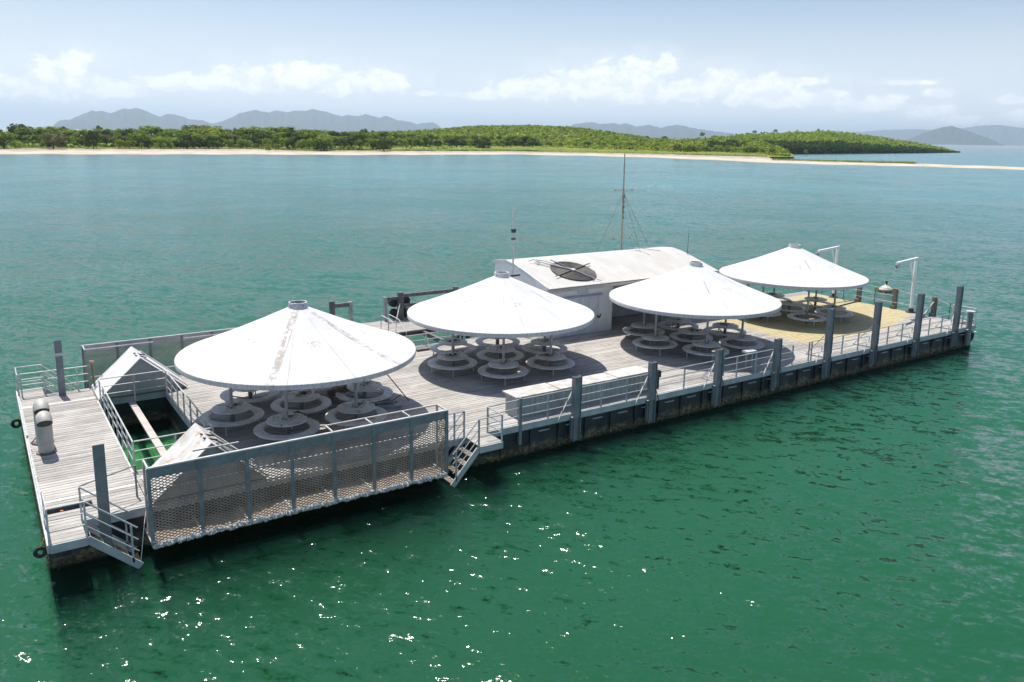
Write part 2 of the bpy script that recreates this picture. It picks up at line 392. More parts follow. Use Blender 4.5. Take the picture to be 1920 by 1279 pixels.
CAPW = mat('umbrella_cap_white', (0.76,0.75,0.73), 0.6, 0.0, var=(0.6,0.58,0.56), vscale=5, coord='obj')

# ------------------------------------------------------------------ sea
def sea_material():
    m = bpy.data.materials.new('sea_water'); m.use_nodes = True; t = NT(m.node_tree); b = t.n['Principled BSDF']
    P = t.new('ShaderNodeNewGeometry').outputs['Position']
    ca, sa = math.cos(math.radians(SEA_DIR)), math.sin(math.radians(SEA_DIR))
    x, y, z = t.sep(P)
    u = t.math('ADD', t.math('MULTIPLY', x, ca), t.math('MULTIPLY', y, sa))        # along the crests
    v = t.math('ADD', t.math('MULTIPLY', x, -sa), t.math('MULTIPLY', y, ca))       # across them
    far = t.vmath('LENGTH', t.vmath('SUBTRACT', P, tuple(CAMLOC)), out=1)
    uv = t.comb(u, v, 0.0)
    gust = t.ramp(t.noise(P, 0.045, 3, 0.5), 0.35, 0.65, 0.70, 1.25)
    tot = None
    #        scale  stretch detail  along  across  distance where it has melted into the surface roughness
    for (scl, st_, det_, ku, kv, d0, d1) in ((0.22, 0.45, 2, 0.14, 0.30, 3000, 9000), (0.85, 0.42, 5, 0.26, 0.54, 900, 4000), (3.4, 0.52, 5, 0.72, 1.10, 500, 2200), (10.0, 0.8, 2, 0.75, 0.85, 80, 400)):
        nz = t.new('ShaderNodeTexNoise', noise_dimensions='3D'); nz.inputs['Scale'].default_value = scl; nz.inputs['Detail'].default_value = det_
        nz.inputs['Roughness'].default_value = 0.55; nz.inputs['Distortion'].default_value = 0.35
        t.l.new(t.vmath('MULTIPLY', uv, (st_, 1.0, 1.0)), nz.inputs['Vector'])
        sl_ = t.vmath('MULTIPLY', t.vmath('SUBTRACT', nz.outputs['Color'], (0.5, 0.5, 0.5)), (ku, kv, 0.0))
        if scl > 2 and scl < 5:   # the steep little crests that catch the sun
            dd = t.vmath('SUBTRACT', nz.outputs['Color'], (0.5, 0.5, 0.5)); d3 = t.vmath('MULTIPLY', t.vmath('MULTIPLY', dd, dd), dd)
            sl_ = t.vmath('ADD', sl_, t.vmath('MULTIPLY', d3, (15.0, 24.0, 0.0)))
        fade = t.ramp(far, d0, d1, 1.0, 0.15)
        sc_ = t.new('ShaderNodeVectorMath', operation='SCALE'); t.l.new(sl_, sc_.inputs[0]); t.put(sc_.inputs['Scale'], t.math('MULTIPLY', fade, gust) if scl > 2 else fade)
        tot = sc_.outputs[0] if tot is None else t.vmath('ADD', tot, sc_.outputs[0])
    su_, sv_, _z = t.sep(t.vmath('SCALE', tot) if False else tot)
    sx_ = t.math('SUBTRACT', t.math('MULTIPLY', su_, ca*SEA_SLOPE), t.math('MULTIPLY', sv_, sa*SEA_SLOPE))
    sy_ = t.math('ADD', t.math('MULTIPLY', su_, sa*SEA_SLOPE), t.math('MULTIPLY', sv_, ca*SEA_SLOPE))
    NRM = t.vmath('NORMALIZE', t.comb(sx_, sy_, 1.0))
    # mirror at the surface, light scattered back from the depth below it
    fr = t.new('ShaderNodeFresnel'); fr.inputs['IOR'].default_value = 1.333; t.l.new(NRM, fr.inputs['Normal'])
    gl = t.new('ShaderNodeBsdfAnisotropic') if False else t.new('ShaderNodeBsdfGlossy')
    gl.distribution = 'GGX'; t.put(gl.inputs['Roughness'], t.ramp(far, 60.0, 700.0, 0.115, 0.20)); t.l.new(NRM, gl.inputs['Normal'])
    tr = t.new('ShaderNodeBsdfTransparent'); ms = t.new('ShaderNodeMixShader')
    t.l.new(fr.outputs[0], ms.inputs[0]); t.l.new(tr.outputs[0], ms.inputs[1]); t.l.new(gl.outputs[0], ms.inputs[2])
    # silty teal by distance; also paints far haze and sky reflection into the colour
    silt_sheen = t.ramp(far, 12.0, 240.0, 0.01, 0.74); silt_sheen = t.math('MULTIPLY', silt_sheen, t.ramp(t.noise(P, 0.012, 4, 0.55), 0.3, 0.7, 0.8, 1.1))
    silt_sheen = t.math('MULTIPLY', silt_sheen, t.ramp(far, 700.0, 2500.0, 1.0, 0.25))
    df = t.new('ShaderNodeBsdfDiffuse'); t.put(df.inputs['Color'], (0.068, 0.29, 0.305)); t.l.new(NRM, df.inputs['Normal'])
    mt = t.new('ShaderNodeMixShader'); t.l.new(silt_sheen, mt.inputs[0]); t.l.new(tr.outputs[0], mt.inputs[1]); t.l.new(df.outputs[0], mt.inputs[2])
    t.l.new(mt.outputs[0], ms.inputs[1])
    o_ = t.n['Material Output']; t.l.new(ms.outputs[0], o_.inputs['Surface'])
    vo = t.new('ShaderNodeVolumePrincipled'); vo.inputs['Color'].default_value = (*SEA_ALB, 1); vo.inputs['Density'].default_value = SEA_DENS
    vo.inputs['Density Attribute'].default_value = ''; t.l.new(vo.outputs[0], o_.inputs['Volume'])
    t.n.remove(b)
    return m
SEA_DIR = -50.0; SEA_SLOPE = 0.93; SEA_ALB = (0.065, 0.455, 0.19); SEA_DENS = 0.28
SEAM = sea_material()
def build_sea():
    mb = MB(); R = 60000.0; rs = [0, 40, 120, 400, 1500, 6000, 20000, R]
    n = 48
    cx, cy = CAMLOC[0], CAMLOC[1]
    mb.v.append((cx, cy, 0))
    for r in rs[1:]:
        for k in range(n): a = 2*PI*k/n; mb.v.append((cx + r*math.cos(a), cy + r*math.sin(a), 0))
    for k in range(n): mb.f.append((0, 1+k, 1+(k+1) % n))
    for i in range(len(rs)-2):
        A = 1+i*n; B = A+n
        for k in range(n): mb.f.append((A+k, B+k, B+(k+1) % n, A+(k+1) % n))
    # sides and bottom close the body of water
    A = 1+(len(rs)-2)*n; i0 = len(mb.v)
    for k in range(n): a = 2*PI*k/n; mb.v.append((cx + R*math.cos(a), cy + R*math.sin(a), -60.0))
    for k in range(n): mb.f.append((A+k, i0+k, i0+(k+1) % n, A+(k+1) % n))
    mb.f.append(tuple(i0+k for k in range(n)))
    o = mb.build('sea', SEAM); structure(o); o['label'] = 'green to turquoise rippled sea around the barge'
build_sea()

# ------------------------------------------------------------------ island, spit, headland, mountains
def interp(tab, x):
    xs = [p[0] for p in tab]; return float(np.interp(x, xs, [p[1] for p in tab]))
SHORE = [(-300,289),(0,289.5),(240,290),(480,290),(640,291),(960,290),(1080,292),(1200,295),(1300,299),(1440,305.5),(1560,309),(1720,312.5),(1920,318.7),(2100,325)]
VEG   = [(-300,278),(0,278.5),(240,279.5),(480,279.5),(560,283),(640,283),(960,284.0),(1080,286.5),(1200,288.5),(1300,291),(1440,294.5)]
TOPS  = [(-300,260),(0,256),(60,253),(100,251),(300,254),(500,252),(620,251),(760,249),(840,242.5),(880,239),(930,237.5),(1000,237.5),(1060,239.5),(1120,246),(1170,254),(1220,261),
         (1270,264),(1300,263),(1340,261),(1380,258),(1420,255),(1480,252)]
def sand_material():
    m = bpy.data.materials.new('beach_sand'); m.use_nodes = True; t = NT(m.node_tree); b = t.n['Principled BSDF']
    P = t.new('ShaderNodeNewGeometry').outputs['Position']; x, y, z = t.sep(P)
    c = t.mix(t.ramp(t.noise(P, 0.08, 7, 0.65), 0.35, 0.65), (0.42,0.35,0.265), (0.56,0.485,0.385))
    g = t.ramp(t.noise(t.vmath('MULTIPLY', P, (0.6,0.6,4.0)), 0.22, 7, 0.7), 0.36, 0.56)
    hi = t.ramp(z, 0.55, 1.0)
    c = t.mix(t.math('MULTIPLY', g, t.math('ADD', 0.10, t.math('MULTIPLY', hi, 0.75))), c, (0.23,0.20,0.175))
    c = t.mix(t.ramp(z, 0.03, 0.16, 0.75, 0.0), c, (0.24,0.20,0.15))
    t.put(b.inputs['Base Color'], c); b.inputs['Roughness'].default_value = 0.9; b.inputs['Specular IOR Level'].default_value = 0.1
    return m
def land_material():
    m = bpy.data.materials.new('island_grass'); m.use_nodes = True; t = NT(m.node_tree); b = t.n['Principled BSDF']
    P = t.new('ShaderNodeNewGeometry').outputs['Position']
    c = t.mix(t.ramp(t.noise(P, 0.05, 7, 0.65), 0.35, 0.65), (0.13,0.17,0.030), (0.215,0.235,0.045))
    c = t.mix(t.ramp(t.noise(P, 0.35, 6, 0.7), 0.48, 0.62), c, (0.085,0.12,0.022))
    c = t.mix(t.ramp(t.noise(P, 0.03, 5, 0.6), 0.60, 0.70, 0.0, 0.5), c, (0.26,0.20,0.09))
    t.put(b.inputs['Base Color'], c); b.inputs['Roughness'].default_value = 0.9; b.inputs['Specular IOR Level'].default_value = 0.1
    return m
SAND = sand_material(); LAND = land_material()
def grid_mesh(rows):
    mb = MB(); n = len(rows[0])
    for r in rows: mb.v += [tuple(p) for p in r]
    for i in range(len(rows)-1):
        for j in range(n-1): a = i*n+j; mb.f.append((a, a+1, a+n+1, a+n))
    return mb
def build_shore():
    xs = list(np.arange(-300, 2101, 12.0))
    # beach and sand spit, one closed strip; beyond x = 1440 it turns into the low spit
    rows = [[] for _ in range(6)]
    for x in xs:
        p0 = at(x, interp(SHORE, x) + 0.3*math.sin(x*0.05), -0.0); d = ray(x, 270); d = np.array([d[0], d[1], 0]); d /= np.linalg.norm(d)
        if x <= 1440:
            pv = at(x, interp(VEG, x), 1.15); w = float(np.linalg.norm((pv - p0)[:2]))
        else: w = float(np.interp(x, [1440, 1720, 2100], [60, 60, 48]))
        if x <= 1440: prof = [(-6,-0.5),(0,0.0),(0.35*w,0.55),(0.8*w,1.0),(w,1.15),(w+25,1.2)]
        else:
            hk = float(np.interp(x, [1440, 1720, 2100], [1.1, 0.75, 0.55]))
            prof = [(-6,-0.5),(0,0.0),(0.25*w,hk*0.7),(0.55*w,hk),(0.85*w,hk*0.5),(w+4,-0.4)]
        for k, (s, z) in enumerate(prof):
            q = p0 + d*s; rows[k].append((q[0], q[1], z))
    o = grid_mesh(rows).build('beach', SAND, smooth=True); structure(o); o['label'] = 'pale sand beach running along the island into a low spit'
    # island ground behind the beach
    xs = [x for x in np.arange(-300, 1500, 10.0)]
    nr = 16; rows = [[] for _ in range(nr+4)]
    for x in xs:
        yv = interp(VEG, x); pv = at(x, yv, 1.1); rv = math.hypot(*(pv - CAMLOC)[:2])
        D_ = float(np.interp(x, [-300, 500, 900, 1200, 1500], [170, 190, 420, 300, 320]))
        yt = interp(TOPS, x); gg = float(np.interp(x, [1380, 1495], [1, 0])); D_ = D_*gg + 30*(1-gg)
        for k in range(nr):
            s = k/(nr-1); r = rv + D_*s
            top = atr(x, yt, rv + D_)[2]*gg + 0.9*(1-gg)
            z = 1.1 + (top-1.1)*(0.35*s + 0.65*s*s*(3-2*s))
            z += 0.35*math.sin(x*0.031+k*0.8)*s
            q = atr(x, 270, r); rows[k].append((q[0], q[1], z))
        for j, (dr, f) in enumerate(((60,0.93),(200,0.6),(330,0.2),(420,-0.1))):
            q = atr(x, 270, rv + D_ + dr*(gg*0.9+0.1)); rows[nr+j].append((q[0], q[1], max(f*top, -0.6)))
    o = grid_mesh(rows).build('island_ground', LAND, smooth=True); structure(o); o['label'] = 'grassy island ground rising to low green hills'
    return
build_shore()
HEADTOP = [(1300,266),(1340,263),(1380,258.5),(1420,256),(1480,252.5),(1530,251),(1560,250.5),(1600,254.5),(1660,261.5),(1700,267),(1740,272.5),(1770,277),(1802,283.5)]
HEADBASE = [(1300,291),(1380,290.5),(1520,289.2),(1600,288.6),(1700,287.6),(1760,287.0),(1802,286.4)]
def build_headland():
    xs = np.linspace(1310, 1803, 66); rows = [[] for _ in range(12)]
    for x in xs:
        p0 = at(x, interp(HEADBASE, x), 0); r0 = math.hypot(*(p0 - CAMLOC)[:2])
        dd = float(np.interp(x, [1380, 1700, 1803], [260, 220, 30])); yt = interp(HEADTOP, x) + 3.0
        top = atr(x, yt, r0+dd)[2]
        for k in range(9):
            s = k/8; q = atr(x, 270, r0-4 + dd*s); rows[k].append((q[0], q[1], -0.4 + (top+0.4)*(0.2*s + 0.8*s*s*(3-2*s))))
        for j, (dr, f) in enumerate(((60,.85),(180,.4),(280,-.1))):
            q = atr(x, 270, r0+dd+dr); rows[9+j].append((q[0], q[1], max(f*top, -0.6)))
    o = grid_mesh(rows).build('headland_ground', LAND, smooth=True); structure(o); o['label'] = 'wooded headland ground behind the lagoon'
build_headland()

MOUNT = mat('mountain_forest', (0.045,0.062,0.050), 0.95, spec=0.0)
def mountain(name, label, sil, R, depth, base_y):
    """a ridge range: silhouette crest, slopes with spurs towards the viewer and behind"""
    xs = np.arange(sil[0][0], sil[-1][0]+0.1, 3.0)
    rows = [[] for _ in range(13)]
    rg = np.random.default_rng(int(R) % 1000)
    ph = rg.uniform(0, 6, 8)
    for x in xs:
        y = interp(sil, x) + 0.5*math.sin(x*0.9+ph[0]) * 0.6 + 0.35*math.sin(x*0.37+ph[1])
        edge = min(1.0, (x - sil[0][0])/12.0, (sil[-1][0]-x)/12.0)
        top = max(atr(x, y, R)[2], 2.0)
        for k in range(13):
            s = (k-8)/8.0 if k <= 8 else (k-8)/4.0
            rr = R + (s*depth if k <= 8 else s*depth*0.8)
            prof = (1-abs(s))**1.15 if k != 8 else 1.0
            spur = 1.0 + (0.16*math.sin(x*0.16+ph[2]+k*0.5)+0.12*math.sin(x*0.41+ph[3]-k*0.4)) * (1-prof)*prof*3.2
            q = atr(x, 270, rr); rows[k].append((q[0], q[1], top*prof*spur - 3.0*(1-prof)))
    o = grid_mesh(rows).build(name, MOUNT, smooth=True); structure(o); o['label'] = label
M1 = [(78,250),(85,247),(95,242),(110,230),(117.5,225),(135,224.5),(160,214),(177.5,207.5),(185,209),(196,208),(212.5,212.5),(225,208),(237.5,203),(246,205.5),(257.5,202.5),(270,205),(287.5,212.5),(302,219),(320,213),(342,217.5),(360,224),(382,225.5),(400,232),(420,227),(440,219),(452,212),(465,210),(480,206),(505,211),(522,207),(540,210.5),(557,207.5),(575,208),(589,204),(605,209),(610,208),(625,214),(642,218),(652,215.5),(672,218),(687,214),(712,221),(725,217),(745,225.5),(767,228),(782,233),(797,230),(815,230),(827,240),(840,250)]
M2 = [(1050,243),(1065,237),(1077,232.5),(1107,229),(1125,232.5),(1152,231),(1160,234),(1171,231),(1192,237.5),(1215,234),(1237,240),(1252,236),(1270,234),(1297,240),(1335,246),(1370,250),(1420,256),(1480,262)]
M3 = [(1500,262),(1540,249),(1615,247),(1652,244),(1715,242),(1745,244),(1805,240),(1830,236),(1865,234),(1897,238),(1920,240.5),(1990,236),(2080,246),(2200,262)]
M4 = [(1685,271),(1702,261),(1727,250),(1740,246),(1757,240),(1779,236),(1802,242),(1830,252),(1852,259),(1872,268),(1885,272)]
mountain('mountain_range', 'long blue mountain range on the horizon behind the left of the island', M1, 17000, 3200, 255)
mountain('mountain_range', 'low blue mountain range behind the dip in the island hills', M2, 16000, 2600, 258)
mountain('mountain_range', 'faint distant mountains along the right horizon', M3, 23000, 2500, 262)
mountain('mountain_peak', 'single blue conical peak above the right end of the sea', M4, 14500, 900, 262)

# ------------------------------------------------------------------ haze
hm = bpy.data.materials.new('haze_air'); hm.use_nodes = True; ht = NT(hm.node_tree); ht.n.clear()
ho = ht.new('ShaderNodeOutputMaterial'); hv = ht.new('ShaderNodeVolumePrincipled')
hv.inputs['Color'].default_value = (0.70,0.87,1.0,1); hv.inputs['Density'].default_value = 0.000065
hv.inputs['Density Attribute'].default_value = ''; hv.inputs['Anisotropy'].default_value = 0.25
ht.l.new(hv.outputs[0], ho.inputs['Volume'])
hb = MB(); hb.box(-32000, 32000, -32000, 32000, -4.0, 560.0)
hz = hb.build('haze', hm, kind='stuff'); hz['label'] = 'thin sea haze over the whole bay'

# ------------------------------------------------------------------ foliage
def leaf_material(name, c1, c2, c3):
    m = bpy.data.materials.new(name); m.use_nodes = True; t = NT(m.node_tree); b = t.n['Principled BSDF']
    P = t.new('ShaderNodeNewGeometry').outputs['Position']
    oi = t.new('ShaderNodeObjectInfo').outputs['Random']
    c = t.mix(t.ramp(t.noise(P, 0.16, 3, 0.6), 0.38, 0.62), c1, c2)
    c = t.mix(t.ramp(t.noise(P, 1.3, 3, 0.6), 0.5, 0.75, 0.0, 0.7), c, c3)
    g = t.ramp(oi, 0.0, 1.0, 0.75, 1.25, False)
    c = t.mix(1.0, c, t.comb(g, g, t.math('MULTIPLY', g, 0.9)), 'MULTIPLY')
    t.put(b.inputs['Base Color'], c); b.inputs['Roughness'].default_value = 0.75; b.inputs['Specular IOR Level'].default_value = 0.15
    tr = t.new('ShaderNodeBsdfTranslucent'); t.put(tr.inputs['Color'], t.mix(1.0, c, (1.25,1.5,0.7), 'MULTIPLY'))
    ms = t.new('ShaderNodeMixShader'); ms.inputs[0].default_value = 0.28
    t.l.new(b.outputs[0], ms.inputs[1]); t.l.new(tr.outputs[0], ms.inputs[2])
    t.l.new(ms.outputs[0], t.n['Material Output'].inputs['Surface'])
    return m
LEAF_D = leaf_material('dark_leaves', (0.055,0.083,0.022), (0.095,0.130,0.030), (0.15,0.19,0.04))
LEAF_M = leaf_material('green_leaves', (0.15,0.205,0.034), (0.21,0.265,0.042), (0.30,0.33,0.06))
LEAF_Y = leaf_material('yellow_green_leaves', (0.19,0.25,0.030), (0.27,0.30,0.042), (0.34,0.32,0.07))
LEAF_O = leaf_material('olive_leaves', (0.13,0.135,0.055), (0.17,0.17,0.075), (0.21,0.20,0.10))
LEAF_MG = leaf_material('mangrove_leaves', (0.036,0.062,0.018), (0.058,0.088,0.022), (0.08,0.11,0.03))
BARK = mat('bark', (0.10,0.08,0.06), 0.9, var=(0.06,0.05,0.04), vscale=2)
def crown_mesh(name, seed, matl, lobes=15, leaves=46, flat=0.72, ls=0.055):
    """unit crown: radius about 1, height about 1, base at z = 0.12: clumps of leaf patches over uneven limbs' ends"""
    rg = np.random.default_rng(seed); V = []; F = []
    cs = []
    for i in range(lobes):
        a = rg.uniform(0, 2*PI); rad = math.sqrt(rg.uniform(0, 1))*0.72
        z = 0.28 + (0.62*(1-rad*rad*0.9))*rg.uniform(0.35, 1.0)
        cs.append((rad*math.cos(a), rad*math.sin(a), z, rg.uniform(0.20, 0.36)))
    for i in range(6):
        a = rg.uniform(0, 2*PI); cs.append((0.62*math.cos(a), 0.62*math.sin(a), 0.22, rg.uniform(0.2, 0.32)))
    for (cx, cy, cz, R) in cs:
        # inner limb-and-leaf mass of the clump, rough
        i0 = len(V)
        for (a, e) in [(0, PI/2), (0, -PI/2)] + [(k*PI/2.5, 0.45) for k in range(5)] + [(k*PI/2.5+0.6, -0.45) for k in range(5)]:
            q = R*rg.uniform(0.5, 0.78)
            V.append((cx + q*math.cos(a)*math.cos(e), cy + q*math.sin(a)*math.cos(e), cz + q*math.sin(e)*flat))
        for k in range(5):
            k2 = (k+1) % 5
            F += [(i0, i0+2+k, i0+2+k2), (i0+2+k, i0+7+k, i0+2+k2), (i0+7+k, i0+7+k2, i0+2+k2), (i0+1, i0+7+k2, i0+7+k)]
        for j in range(leaves):
            d = rg.normal(size=3); d /= np.linalg.norm(d)
            if d[2] < -0.5: d[2] *= -1
            r = R*rg.uniform(0.7, 1.12); p = np.array([cx, cy, cz]) + d*np.array([r, r, r*flat])
            n = d + rg.normal(size=3)*0.45; n /= np.linalg.norm(n)
            a = np.cross(n, rg.normal(size=3)); a /= np.linalg.norm(a); b = np.cross(n, a)
            s = ls*rg.uniform(0.6, 1.5); s2 = s*rg.uniform(0.5, 0.9); i1 = len(V)
            V += [tuple(p + a*s), tuple(p + b*s2), tuple(p - a*s), tuple(p - b*s2)]; F.append((i1, i1+1, i1+2, i1+3))
    me = bpy.data.meshes.new(name); me.from_pydata(V, [], F); me.update(); me.materials.append(matl)
    return me
def trunk_mesh(seed):
    rg = random.Random(seed); mb = MB()
    mb.tube([(0,0,-0.05),(0.02,0.01,0.2),(0.0,0.03,0.42)], [0.055,0.045,0.03], 6)
    for k in range(5):
        a = k*1.26 + rg.uniform(-.3,.3); mb.tube([(0.01,0.01,0.16+0.03*k),(0.28*math.cos(a),0.28*math.sin(a),0.36),(0.52*math.cos(a),0.52*math.sin(a),0.55)], [0.03,0.02,0.008], 5)
    return mb.mesh('trunk', BARK)
CROWNS = {}
for key, m_ in (('d', LEAF_D), ('m', LEAF_M), ('y', LEAF_Y), ('o', LEAF_O)):
    CROWNS[key] = [crown_mesh('crown', 11+7*i+ord(key), m_, lobes=13+2*i) for i in range(3)]
TRUNKS = [trunk_mesh(i) for i in range(3)]
def tree(px, yb, h_px, w_px, kind, r=None, label=None, group=None, name='shore_tree', zb=None):
    """tree with its foot seen at px, yb, at horizontal distance r"""
    z0 = 1.2 if zb is None else zb
    if r is None: p = at(px, yb, z0)
    else: p = atr(px, yb, r)
    dist = float(np.linalg.norm(p - CAMLOC)); m_per = dist/FOC*0.985
    H = h_px*m_per; Wd = w_px*m_per/2
    t = thing(name, label, 'tree', (p[0], p[1], p[2]), group)
    rg = random.Random(int(px*31+yb*7)); sc = (Wd/0.98, Wd/0.98, H/0.98); a = rg.uniform(0, 6.28)
    for nm, me in (('crown', rg.choice(CROWNS[kind])), ('trunk', rg.choice(TRUNKS))):
        o = bpy.data.objects.new(nm, me); COL.objects.link(o); o.parent = t; o.scale = sc; o.rotation_euler = (0, 0, a)
    return t
TG = 'trees in the green belt along the island shore'
notable = [
 (8,278.5,28,56,'m','round dark green tree at the far left end of the beach'),
 (42,266,27,50,'d','tall domed dark tree rising behind the grass at the left edge of the island'),
 (100,279,27,46,'o','olive green spreading tree on the grass, second clump from the left'),
 (121,262,20,22,'d','small dark treetop standing above the left shrubs'),
 (175,279,29,32,'d','dark tree with a broad foot at the beach edge left of the low shrubs'),
 (186,262,22,18,'d','narrow dark treetop above the shrubs against the left mountain'),
 (151,276,22,30,'o','thin olive tree between two dark ones on the left shore'),
 (248,262,18,22,'d','pointed dark treetop in the left belt below the mountain saddle'),
 (302,264,20,28,'d','dark rounded treetop in the belt below the second mountain'),
 (350,279,24,36,'d','dark dome tree at the beach edge in front of the dense belt'),
 (440,276,32,40,'m','large green tree with a lumpy crown in the middle of the dense belt'),
 (503,283.5,13,13,'y','small light green bush alone on the grey shingle'),
 (517,282,12,9,'m','little narrow bush beside the light green one on the shingle'),
 (606,282.5,32,46,'m','broad tree with bright crown and black-green foot near the waterline'),
 (602,283,18,34,'d','low black-green tree under the bright broad one at the beach'),
 (683,256,14,18,'d','dark treetop standing above the canopy left of the hill'),
 (720,283.5,25,36,'d','large dark round tree standing out on the sand left of the hill'),
 (706,282,12,22,'d','low dark shrub leaning on the big round tree'),
 (800,277,24,34,'d','dark tree at the left foot of the green hill'),
 (860,279,22,48,'d','wide dark tree cluster at the foot of the hill'),
 (905,281,18,36,'d','dark shrub mass with a pale top at the hill foot near the beach'),
 (984,281,22,32,'d','dark round tree at the beach right of the hill crest'),
 (1062,272,9,22,'d','small dark tree on the grass slope of the hill'),
 (1211,267,11,22,'d','dark round tree in the dip between the two hills'),
 (1247,263,7,16,'d','low dark treetop in the dip right of the round one'),
 (1268,281,15,24,'m','rounded green tree behind the grass at the right dip'),
 (1317,256,8,12,'o','single brownish tree on the skyline of the right hill'),
 (1311,287,14,28,'o','pale olive shrub in the row behind the right beach'),
 (1331,287,10,18,'m','small rounded shrub in the row behind the right beach'),
 (1366,288,14,24,'y','yellowish rounded shrub in the row behind the right beach'),
 (1415,250,5,9,'d','tiny dark tree on the crest of the right hill'),
 (1454,249,6,9,'d','dark tree on the crest above the mangroves'),
 (1533,254,11,9,'d','tall narrow dark tree on the crest of the headland'),
 (1511,288.5,7,10,'m','small bush at the start of the sand spit'),
]
for (px, yb, h, w, k, lb) in notable:
    sp = at(px, yb if yb > 276 else 277, 1.2); r0 = math.hypot(*(sp - CAMLOC)[:2])
    if yb > 276: tree(px, yb, h, w, k, None, lb, TG)
    else:
        back = float(np.interp(yb, [248, 262, 276], [330 if px > 1100 else 150, 110, 20]))
        tree(px, yb, h, w, k, r0 + back, lb, TG)
# belt rows
def belt(x0, x1, step, y_fun, h_fun, kinds, back, label, seed, wmul=1.5):
    rg = random.Random(seed); x = x0
    while x < x1:
        yb = y_fun(x) + rg.uniform(-0.8, 0.8); h = h_fun(x)*rg.uniform(0.66, 1.16)
        sp = at(x, interp(VEG, x), 1.2); r0 = math.hypot(*(sp - CAMLOC)[:2])
        wd = h*wmul*rg.uniform(0.8, 1.5); kk = rg.choice(kinds); rr = r0 + back*rg.uniform(0.7, 1.3); tree(x, yb, h, wd, kk, rr, belt_label(kk, label, x), TG)
        x += step*rg.uniform(0.65, 1.35)
ORD = ['first','second','third','fourth','fifth','sixth','seventh','eighth','ninth','tenth','eleventh','twelfth']
SEEN = {}
def belt_label(kind, row, x):
    zones = [(60,'at the far left end'),(150,'under the mountain\'s left foot'),(300,'under the first mountain peak'),(430,'under the mountain saddle'),(560,'under the second mountain range'),
             (700,'above the grey shingle'),(840,'left of the green hill'),(1010,'at the green hill foot'),(1260,'on the hill grass'),(1500,'behind the right beach')]
    z = [n for (lim, n) in zones if x <= lim][0]
    col_ = {'d':'dark','m':'green','y':'yellow-green','o':'olive'}[kind]
    key = col_ + ' ' + row + ' ' + z
    SEEN[key] = SEEN.get(key, -1) + 1; n = SEEN[key]
    return key if n == 0 and False else key + ', ' + (ORD[n] if n < 12 else 'last') + ' from the left'
belt(-40, 1000, 15, lambda x: 262, lambda x: float(np.interp(x, [0,60,100,300,420,560,640,760,800,1000],[17,17,19,21,21,20,17,13,9,7])), 'dmmmo', 105,
     'rear row tree', 1, 2.0)
belt(200, 700, 16, lambda x: 270, lambda x: float(np.interp(x, [200,330,450,600,700],[20,23,24,22,18])), 'dmmmyo', 45,
     'middle row tree', 2, 1.5)
belt(225, 600, 17, lambda x: 277.5, lambda x: float(np.interp(x, [225,330,450,600],[15,19,21,19])), 'ddmmy', 10,
     'front row bushy tree', 3, 1.5)
belt(600, 1000, 17, lambda x: 275, lambda x: 17, 'ddmmo', 22, 'bushy hill edge tree', 4, 1.7)
belt(60, 240, 22, lambda x: 271, lambda x: 15, 'mmyo', 40, 'shrub behind the grass', 5, 1.6)
belt(1010, 1260, 26, lambda x: 273, lambda x: 6, 'mmod', 70, 'small low shrub', 6, 1.9)
belt(1270, 1450, 15, lambda x: float(np.interp(x,[1270,1450],[284.5,287.5])), lambda x: 12, 'omym', 20, 'rounded shore shrub', 8, 1.7)

def clump_field(name, label, n, place, size, matl, seed, faces=9, parent=None, flat=0.8):
    """low scrub: thousands of small leaf clumps, one joined mesh"""
    rg = np.random.default_rng(seed); V = []; F = []
    for i in range(n):
        g = place(rg)
        if g is None: continue
        c, s = g; s *= rg.uniform(0.6, 1.3)*size
        for j in range(faces):
            d = rg.normal(size=3); d /= np.linalg.norm(d); d[2] = abs(d[2])
            p = c + d*np.array([s, s, s*flat])*rg.uniform(0.5, 1.0)
            nn = d + rg.normal(size=3)*0.5; nn /= np.linalg.norm(nn)
            a = np.cross(nn, rg.normal(size=3)); a /= np.linalg.norm(a); b = np.cross(nn, a)
            q = s*rg.uniform(0.25, 0.5); k = len(V)
            V += [tuple(p+a*q), tuple(p+b*q*0.8), tuple(p-a*q), tuple(p-b*q*0.8)]; F.append((k, k+1, k+2, k+3))
    me = bpy.data.meshes.new(name); me.from_pydata(V, [], F); me.update(); me.materials.append(matl)
    o = bpy.data.objects.new(name, me); COL.objects.link(o); o['kind'] = 'stuff'; o['label'] = label
    return o
def hill_place(x0, x1, s0=0.0, s1=1.0):
    def f(rg):
        x = rg.uniform(x0, x1); s = rg.uniform(s0, s1)
        yv = interp(VEG, x); pv = at(x, yv, 1.1); rv = math.hypot(*(pv - CAMLOC)[:2])
        D_ = float(np.interp(x, [-300, 500, 900, 1200, 1500], [170, 190, 420, 300, 320]))
        gg = float(np.interp(x, [1380, 1495], [1, 0])); D_ = D_*gg + 30*(1-gg)
        top = atr(x, interp(TOPS, x), rv + D_)[2]*gg + 0.9*(1-gg)
        z = 1.1 + (top-1.1)*(0.35*s + 0.65*s*s*(3-2*s))
        q = atr(x, 270, rv + D_*s); return np.array([q[0], q[1], z]), 1.0
    return f
clump_field('hill_scrub', 'yellow-green scrub covering the island hills', 5200, hill_place(640, 1478, 0.18, 1.03), 2.0, LEAF_Y, 21)
clump_field('hill_scrub', 'darker green bushes among the scrub of the island hills', 1900, hill_place(640, 1478, 0.22, 1.03), 2.5, LEAF_M, 22, 11)
clump_field('hill_scrub', 'olive dry bushes dotted over the island hills', 420, hill_place(700, 1400, 0.2, 1.02), 2.2, LEAF_O, 23, 11)
clump_field('shore_grass', 'low grass and creepers along the top of the beach', 3300, hill_place(-40, 1440, 0.0, 0.09), 0.55, LEAF_Y, 24, 6, flat=0.6)
